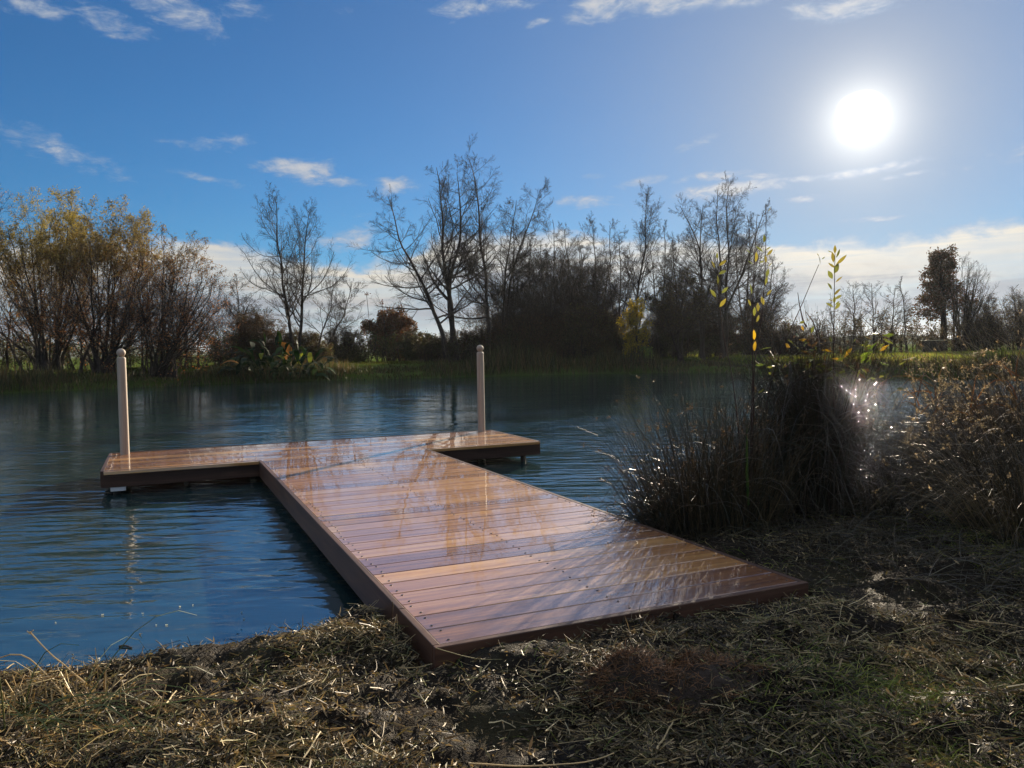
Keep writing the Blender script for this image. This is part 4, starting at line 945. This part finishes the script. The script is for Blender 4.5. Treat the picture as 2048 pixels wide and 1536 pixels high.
# ---- willow shoots with yellow leaves in front of the sky
def shoot(label, Y, stems, leaves_, seed, group='young willow shoots with yellow leaves', lsize=.044, stemc=(.06, .035, .028)):
    rng = np.random.default_rng(seed); p0 = at(*stems[0][0], Y); f = np.array([p0[0], p0[1], p0[2]]); g = float(ground_z(f[0], f[1])); f[2] = max(g, 0.0)
    root = empty('willow_shoot', f, label, 'sapling', group)
    b = MB(); lb = MB()
    for i, s in enumerate(stems):
        P = px_poly(s, Y + .05 * i, rng, .02); P[0] = f if i == 0 or s[0] == stems[0][0] else P[0]
        b.tubes(resample(P, 24, rng)[None], np.linspace(.0055, .0016, 24)[None], 5, np.array([stemc]))
    n = len(leaves_)
    sp = [at(l[0], l[1], Y - .02 + rng.normal(0, .02)) for l in leaves_]
    for l, c in zip(leaves_, sp):
        L = lsize * (l[3] if len(l) > 3 else 1) * rng.uniform(.9, 1.1); ang = l[2]
        d = np.array([math.cos(R(ang)), rng.normal(0, .25), math.sin(R(ang))]); d /= np.linalg.norm(d)
        tint = np.array([(.13, .14, .035), (.11, .13, .035), (.16, .145, .035)][rng.integers(0, 3)]) if l[1] < 640 else np.array((.36, .24, .02))
        side = np.cross(d, np.array([0, 1., 0]) + rng.normal(0, .35, 3)); side /= np.linalg.norm(side); nn = np.cross(side, d)
        m = 7; w = np.array([.02, .55, .9, 1, .85, .5, .02]) * L * (.36 if len(l) < 5 else l[4]) / 2
        V = []
        for j in range(m):
            t = j / (m - 1); ctr = c + d * (t - .5) * L + nn * (.10 * L * (t - .5) ** 2 * 4 - .0)
            V += [ctr - side * w[j] + nn * w[j] * .3, ctr, ctr + side * w[j] + nn * w[j] * .3]
        q = [(j * 3 + k, j * 3 + k + 1, j * 3 + k + 4, j * 3 + k + 3) for j in range(m - 1) for k in range(2)]
        lb.add(V, quads=q, col=tint * rng.uniform(.8, 1.15))
    b.build('stem', m_bark, root)
    if n: lb.build('foliage', m_yleaf, root, smooth=True)
m_yleaf = leafmat('yellow_leaf', .5, .4, .4)
def zc(x, y): return (1350 + x / 3.84, 380 + y / 3.84)
def lv(*a): return [zc(x, y) + tuple(r) for (x, y, *r) in a]
shoot('left-hand leafy willow shoot with pairs of broad yellow-green leaves', 4.55, [[(1492, 1040), (1478, 860), zc(430, 1350), zc(380, 1180), zc(340, 900), zc(335, 700), zc(325, 490)]],
      lv((325, 505, 95, .9), (300, 572, 125, 1.25), (370, 558, 35, 1.2), (368, 628, 25, 1.2), (335, 692, 100, 1.2), (385, 768, 42, 1.3), (297, 792, 130, 1.35), (368, 868, 55, 1.4)), 501)
shoot('tallest forked willow shoot with a bare tip and yellow leaves down both stems', 4.6, [[(1497, 1040), (1503, 860), zc(600, 1300), zc(590, 1000), zc(602, 800), zc(612, 480), zc(630, 205)], [(1497, 1040), (1507, 860), zc(606, 1300), zc(655, 1100), zc(680, 830), zc(695, 600), zc(700, 330), zc(697, 105)]],
      lv((730, 145, 60, 1.0, .2), (688, 372, 95, 1.05), (650, 452, 140, 1.2, .2), (718, 447, 30, .7, .22), (730, 480, 50, 1), (565, 470, 140, .85, .2), (625, 514, 88, 1.4), (697, 527, 92, 1.2), (668, 550, 20, .6), (580, 555, 140, .8, .15), (730, 575, 48, .75, .2), (710, 635, 75, 1.3), (705, 695, 85, 1.2), (590, 757, 100, 1.45), (723, 783, 48, 1.2), (672, 848, 100, 1.2), (575, 865, 115, 1.0), (638, 897, 88, 1.35), (612, 932, 85, 1.2), (640, 985, 65, 1.1), (608, 1112, 92, 1.5), (613, 1197, 80, 1.4)), 502)
shoot('short straight willow shoot with a neat ladder of small leaves above the tussock', 4.6, [[(1664, 1000), (1668, 850), zc(1218, 1220), zc(1222, 1000), zc(1225, 700), zc(1230, 440)]],
      lv((1230, 455, 90, .8), (1257, 484, 60, 1.1, .22), (1190, 472, 150, .55, .2), (1216, 515, 100, 1.2), (1280, 537, 45, 1.3, .25), (1205, 580, 145, .95, .25), (1246, 600, 62, 1.1, .5), (1196, 650, 120, 1.05, .5), (1258, 685, 45, .9, .2), (1195, 738, 135, .9), (1243, 780, 50, .85), (1193, 803, 140, .6), (1258, 820, 30, .75), (1225, 842, 90, .75), (1190, 880, 150, .8), (1250, 868, 40, .6), (1252, 890, 50, .9), (1197, 845, 160, .5, .2)), 503, lsize=.058)
shoot('bare leaning willow shoot with a single leaf cluster at its tip', 4.7, [[(1515, 1000), (1535, 790), zc(800, 1260), zc(870, 1100), zc(960, 920), zc(1040, 720), zc(1105, 572)], [zc(1010, 1050), zc(985, 1010), zc(955, 880), zc(943, 788)], [zc(1100, 1130), zc(1060, 1010), zc(1005, 935)]],
      lv((1115, 535, 100, 1.2), (1142, 522, 35, .6, .25), (1098, 497, 130, .5, .2), (980, 1060, 110, .7)), 504)
def top_leaves():
    rng = np.random.default_rng(505); c = at(1640, 712, 4.55); root = empty('leafy_shrub', (c[0], 4.55, .1), 'low willow shrub with broad green and yellow leaves spreading over the top of the tussock', 'shrub')
    b = MB(); lb = MB(); n = 26; f = np.array([c[0], 4.62, .15])
    tips = [at(px, py, 4.5 + rng.normal(0, .1)) for px, py in zip(rng.uniform(1525, 1765, n), rng.uniform(665, 735, n))]
    lf = []
    for t in tips:
        mid = (f * .4 + t * .6); mid[2] += .06
        b.tubes(resample([f + rng.normal(0, .03, 3), mid, t], 8, rng)[None], np.linspace(.004, .0014, 8)[None], 3, np.array([(.05, .04, .025)]))
    T = np.array(tips); D = np.stack([np.sign(T[:, 0] - c[0]) * rng.uniform(.3, 1, n), rng.normal(0, .5, n), rng.normal(.05, .35, n)], 1)
    lb.leaves(T, D,   .085 * rng.uniform(.6, 1.2, n), .024, rng, pick([(.12, .18, .03), (.16, .19, .03), (.08, .13, .03), (.26, .17, .02)], n, rng))
    C = T[rng.integers(0, n, 160)] + rng.normal(0, .05, (160, 3)) - np.array([0, 0, .05])
    lb.leaves(C, rng.normal(size=(160, 3)), .05, .018, rng, pick([(.05, .06, .02), (.08, .05, .03), (.12, .14, .03)], 160, rng))
    b.build('stems', m_bark, root); lb.build('foliage', m_yleaf, root)
top_leaves()
def flag_leaf():
    rng = np.random.default_rng(506); p = px_poly([(1497, 1010), (1493, 930), (1494, 850)], 4.35); root = empty('iris_leaf', p[0], 'single bright green upright iris leaf in front of the dark rush clump', 'leaf')
    b = MB(); P = resample(p, 8, rng); w = np.array([.006, .008, .008, .008, .007, .006, .004, .001]); s = np.array([1, .2, 0])
    V = np.stack([P - s * w[:, None], P + np.array([0, -.003, 0]), P + s * w[:, None]], 1).reshape(-1, 3); q = [(j * 3 + k, j * 3 + k + 1, j * 3 + k + 4, j * 3 + k + 3) for j in range(7) for k in range(2)]
    b.add(V, quads=q, col=(.05, .10, .02)); b.build('blade', m_yleaf, root, smooth=True)
flag_leaf()

# ---- foreground litter
def clear_of_deck(x, y, m=.0):
    u, v = deck_local(x, y); return ~(((u > U0 - m) & (u < U1 + m) & (v > V0 - m) & (v < 9.2)) | ((u > PU0) & (v > V1 - .05)))
def straw():
    rng = np.random.default_rng(600); b = MB(); N0 = 260000
    Y = 1.6 + 4.2 * rng.random(N0) ** 1.25; X = (rng.random(N0) - .5) * 2 * (.72 * Y + .25); X = X + .05
    d, near = pond_d(X, Y)
    k = (d < .10) & near & clear_of_deck(X, Y, .015)
    X, Y, d = X[k], Y[k], d[k]
    dens = sstep(fbm(X * 2.6 + 3, Y * 2.6, 4, .65), .40, .60)
    shade = sstep(X, .9, 2.2) * sstep(Y, 2.6, 4.0)
    u_, v_ = deck_local(X, Y); front = sstep(v_, 1.75, 2.35) * sstep(u_, .6, 1.0); dens = dens * (1 - .6 * front)
    k = rng.random(len(X)) < (.03 + .97 * dens) * .8 * np.where(d > 0, .35, 1) * (1 - .35 * shade); X, Y, d = X[k], Y[k], d[k]
    n = len(X); Z = np.maximum(ground_z(X, Y), -.004) + rng.exponential(.007, n) + .002
    a = rng.uniform(0, 2 * math.pi, n); el = rng.normal(0, .26, n); L = np.clip(rng.lognormal(-3.15, .62, n), .015, .34)
    el = el * np.clip(.10 / L, .25, 1.6)
    D = np.stack([np.cos(a) * np.cos(el), np.sin(a) * np.cos(el), np.sin(el)], 1)
    tone = fbm(X * 1.7 + 40, Y * 1.7, 3)
    cs = np.where((rng.random(n) < .26 + 1.3 * (tone - .40))[:, None], pick([(.46, .34, .17), (.56, .45, .25), (.36, .27, .12), (.32, .29, .11)], n, rng, .6, 1.25), pick([(.07, .05, .03), (.035, .027, .018), (.11, .08, .04), (.07, .07, .028)], n, rng))
    c = np.stack([X, Y, Z], 1) - D * (L / 2)[:, None]
    blades(b, c, D, L, np.clip(rng.lognormal(-6.7, .4, n), .0006, .0026), cs, rng, .1, 4, .09, tip=.7)
    # leafy shreds, chaff
    m = 90000; i = rng.integers(0, n, m); C = np.stack([X[i], Y[i], Z[i]], 1) + np.stack([rng.normal(0, .10, m), rng.normal(0, .10, m), np.zeros(m)], 1); C[:, 2] = np.maximum(ground_z(C[:, 0], C[:, 1]), -.004) + rng.uniform(.001, .012, m)
    ok = clear_of_deck(C[:, 0], C[:, 1], .02); C = C[ok]; m = len(C); Dd = rng.normal(size=(m, 3)); Dd[:, 2] *= .45
    b.leaves(C, Dd, np.clip(rng.lognormal(-3.9, .5, m), .008, .07), rng.uniform(.003, .009, m), rng, pick([(.30, .22, .12), (.09, .065, .04), (.05, .037, .025), (.13, .11, .05)], m, rng))
    tag(b.build('straw_litter', m_straw), 'cut straw, rush and leaf litter strewn over the muddy near bank', 'straw', kind='stuff')
straw()
def shore_thatch():
    rng = np.random.default_rng(610); b = MB(); n = 9000
    X = rng.uniform(.9, 4.2, n); Y = rng.uniform(3.0, 5.4, n); d, near = pond_d(X, Y)
    k = (d < .05) & clear_of_deck(X, Y, .05) & (rng.random(n) < sstep(X + .75 * (Y - 3.3), 1.5, 2.3)); X, Y = X[k], Y[k]; n = len(X)
    a = rng.uniform(0, 2 * math.pi, n); D = np.stack([np.cos(a), np.sin(a), rng.uniform(.05, .55, n)], 1)
    blades(b, np.stack([X, Y, ground_z(X, Y)], 1), D, rng.uniform(.12, .5, n), rng.uniform(.001, .0022, n), pick(DARK + [(.10, .085, .04)], n, rng), rng, .8, 6, .1)
    tag(b.build('thatch', m_rush), 'dark matted dead grass between the tussocks and the mud', 'grass', kind='stuff')
shore_thatch()
def turf():
    rng = np.random.default_rng(620); b = MB(); n = 90000
    Y = rng.uniform(1.6, 4.6, n); X = rng.uniform(-1.6, 3.6, n)
    patch = sstep(fbm(X * 2.3 + 11, Y * 2.3 + 4, 4), .45, .62)
    w = .8 * sstep(X - .5, 0, .5) * sstep(2.75 - Y, 0, .5) * sstep(fbm(X * 3 + 2, Y * 3, 3), .38, .6) + patch * sstep(X - .25 * (3 - Y), .75, 1.5) * .7 * sstep(3.1 - Y, 0, .5) + sstep(X, 1.9, 2.4) * .35 + .05 * sstep(fbm(X * 4 + 1, Y * 4, 3), .55, .7)
    k = (rng.random(n) < w) & clear_of_deck(X, Y, .05) & (pond_d(X, Y)[0] < -.1); X, Y = X[k], Y[k]; n = len(X)
    a = rng.uniform(0, 2 * math.pi, n); D = np.stack([np.cos(a) * .8, np.sin(a) * .8, rng.uniform(.15, 1.0, n)], 1)
    blades(b, np.stack([X, Y, ground_z(X, Y) - .004], 1), D, rng.uniform(.035, .13, n), rng.uniform(.0008, .0018, n), pick([(.16, .22, .035), (.24, .28, .04), (.32, .30, .08), (.10, .14, .03)], n, rng), rng, .9, 5, .08, tip=.1)
    tag(b.build('turf', m_blade), 'patchy trampled green grass on the right of the near bank', 'grass', kind='stuff')
turf()
def peat():
    rng = np.random.default_rng(630); p = onz(1335, 1378, .2); root = empty('peat_mound', (p[0], p[1], float(ground_z(p[0], p[1]))), 'low mound of fibrous rust-brown peat on the mud in front of the jetty', 'peat')
    b = MB(); g = np.linspace(-1, 1, 70); UU, VV = np.meshgrid(g, g); X = p[0] + UU * .30; Yg = p[1] + VV * .15; rr = np.sqrt(UU ** 2 + VV ** 2) + (fbm(UU * 3 + 5, VV * 3, 3) - .5) * .5
    Z = ground_z(X, Yg) + .034 * (1 - sstep(rr, .35, 1.0)) * (.2 + 1.6 * fbm(UU * 9, VV * 5, 4, .7)) - .02 * sstep(rr, .8, 1.0)
    i = np.arange(69)[None, :] + np.arange(69)[:, None] * 70; q = np.stack([i, i + 1, i + 71, i + 70], -1).reshape(-1, 4)
    b.add(np.stack([X, Yg, Z], -1).reshape(-1, 3), quads=q, col=(.04, .024, .014)); b.build('soil', m_peat, root, smooth=True)
    fb = MB(); n = 9000; k = rng.integers(0, X.size, n); C = np.stack([X.ravel()[k], Yg.ravel()[k], Z.ravel()[k]], 1); rk = rr.ravel()[k]; C = C[(rk < .9) & (rng.random(len(C)) < sstep(fbm(C[:, 0] * 9, C[:, 1] * 14, 3), .28, .52))]; n = len(C)
    D = rng.normal(size=(n, 3)); D[:, 2] = np.abs(D[:, 2]) * .6; blades(fb, C, D, rng.uniform(.015, .06, n), .0011, pick([(.34, .17, .075), (.24, .12, .05), (.12, .07, .04), (.07, .05, .03)], n, rng), rng, .6, 4, .2); fb.build('fibres', m_straw, root)
m_peat, N, B = material('peat'); a = N.new('ShaderNodeAttribute', attribute_name='tint'); N.l.new(a.outputs['Color'], B.inputs['Base Color']); B.inputs['Roughness'].default_value = .8
gg = N.new('ShaderNodeNewGeometry'); bp = N.new('ShaderNodeBump'); bp.inputs['Distance'].default_value = .02; N.put(bp.inputs['Height'], N.noise(gg.outputs['Position'], 60, 5, .7)); N.l.new(bp.outputs[0], B.inputs['Normal'])
peat()

def stub_tuft():
    rng = np.random.default_rng(640); p = onz(40, 1420, .18); f = np.array([p[0], p[1], float(ground_z(p[0], p[1]))])
    root = empty('cut_rush_tuft', f, 'cut-down tuft of long green rush stems splayed over the lower left corner', 'rushes'); b = MB(); n = 120
    base = f + np.stack([rng.normal(0, .16, n), rng.normal(0, .09, n), np.zeros(n)], 1); base[:, 2] = ground_z(base[:, 0], base[:, 1])
    D = np.stack([rng.normal(.55, .6, n), rng.normal(-.25, .5, n), rng.uniform(.05, .45, n)], 1)
    blades(b, base, D, rng.uniform(.15, .65, n), rng.uniform(.0014, .003, n), pick([(.12, .15, .04), (.17, .18, .06), (.3, .24, .11), (.09, .11, .03)], n, rng), rng, .75, 7, .04, tip=.4)
    n = 90; base = f + np.stack([rng.normal(.02, .2, n), rng.normal(.12, .1, n), np.zeros(n)], 1); base[:, 2] = ground_z(base[:, 0], base[:, 1])
    D = np.stack([rng.normal(-.1, .35, n), rng.normal(0, .3, n), np.ones(n)], 1)
    blades(b, base, D, rng.uniform(.03, .13, n), rng.uniform(.0016, .003, n), pick([(.4, .31, .16), (.34, .25, .12)], n, rng), rng, .1, 3, .04, tip=.8)
    b.build('stems', m_straw, root)
stub_tuft()
def stick(name, label, cat, pts, r, col, seed, fork=None):
    rng = np.random.default_rng(seed); b = MB(); P = resample(pts, 14, rng, .002); b.tubes(P[None], np.linspace(r, r * .6, 14)[None], 6, np.array([col]))
    for fk in (fork or []): Q = resample(fk, 6, rng); b.tubes(Q[None], np.linspace(r * .6, r * .35, 6)[None], 5, np.array([col]))
    o = b.build(name, m_straw); tag(o, label, cat); return o
T_ = (.45, .34, .17)
stick('dead_stalk', 'pale forked dead stalk rising over the water at the lower left', 'stalk', [onz(172, 1368, .16), at(110, 1315, 2.95), at(72, 1282, 3.0), at(60, 1264, 3.0)], .004, T_, 650, [[at(61, 1268, 3.0), at(54, 1262, 3.0)], [at(60, 1266, 3.0), at(67, 1260, 3.0)]])
stick('dead_stalk', 'pale bent dead stalk with a kinked top at the left edge', 'stalk', [onz(130, 1392, .17), at(70, 1325, 2.85), at(28, 1296, 2.9), at(20, 1300, 2.9), at(-5, 1318, 2.9)], .004, T_, 651)
stick('bent_twig', 'pale twig arching out of the mud beside the jetty corner', 'twig', [onz(657, 1268, .1), at(653, 1248, 3.35), at(660, 1238, 3.36), at(676, 1234, 3.37), at(690, 1238, 3.38)], .0028, (.3, .25, .2), 652)
stick('bent_twig', 'thin upright curved twig against the dark jetty side', 'twig', [onz(729, 1275, .1), at(724, 1245, 3.2), at(716, 1218, 3.2)], .0028, (.28, .22, .16), 653)
stick('dead_stalk', 'short dark stub standing in the mud in front of the jetty side', 'stalk', [onz(783, 1265, .13), at(785, 1215, 2.8), at(786, 1204, 2.8)], .003, (.06, .04, .03), 654)
stick('floating_twig', 'little pale forked twig floating on the water at the lower left', 'twig', [onz(280, 1268, .004), at(277, 1266, 3.5), at(274, 1257, 3.5)], .003, (.4, .34, .25), 655, [[onz(280, 1268, .004), onz(284, 1267, .01)]])
stick('floating_twig', 'dark sodden twig lying on the water off the near bank', 'twig', [onz(238, 1293, .004), onz(250, 1291, .006), onz(264, 1296, .003)], .005, (.05, .04, .03), 656)
stick('dead_stalk', 'long straight straw lying across the litter at the bottom of the view', 'stalk', [onz(940, 1527, .22), onz(1040, 1533, .21), onz(1170, 1526, .22), onz(1230, 1508, .22)], .0022, T_, 657)
stick('dead_stalk', 'pale broken stalk leaning on the litter below the peat mound', 'stalk', [onz(1313, 1500, .2), at(1330, 1470, 2.05), at(1347, 1444, 2.1)], .0032, T_, 658)
stick('dead_stalk', 'long pale straw lying diagonally in the left foreground litter', 'stalk', [onz(510, 1534, .2), onz(530, 1490, .21), onz(556, 1428, .22)], .0028, T_, 659)
stick('dead_stalk', 'thin curved stalk resting against the front corner of the jetty', 'stalk', [at(872, 1296, 2.60), at(910, 1308, 2.58), onz(965, 1320, .19), onz(1010, 1318, .19)], .0016, (.3, .26, .12), 660)
def fluff():
    rng = np.random.default_rng(670)
    for i, (px, py) in enumerate([(205, 1229), (285, 1227), (312, 1250), (333, 1250), (385, 1210), (484, 1225), (488, 1238), (112, 1245), (360, 1213)]):
        p = onz(px, py, .003); b = MB(); m = 6; D = rng.normal(size=(m, 3)); D[:, 2] = np.abs(D[:, 2]) * .15
        b.leaves(np.tile(p, (m, 1)), D, .006, .005, rng, (.55, .55, .5)); tag(b.build('floating_petal', m_leaf), 'tiny white speck of fluff floating on the dark water near the bank', 'fluff', 'white specks floating on the water')
fluff()

# ------------------------------------------------------------------ air
def air():
    m = bpy.data.materials.new('hazy_air'); m.use_nodes = True; t = m.node_tree; t.nodes.clear()
    o = t.nodes.new('ShaderNodeOutputMaterial'); v = t.nodes.new('ShaderNodeVolumePrincipled')
    v.inputs['Color'].default_value = (.86, .92, 1.0, 1); v.inputs['Density'].default_value = .00015; v.inputs['Anisotropy'].default_value = .4
    t.links.new(v.outputs[0], o.inputs['Volume'])
    b = MB(); b.box(-1600, 1600, -400, 2800, -3, 30); tag(b.build('haze', m), 'thin hazy autumn air lying over the pond and fields', 'haze', kind='stuff')
air()
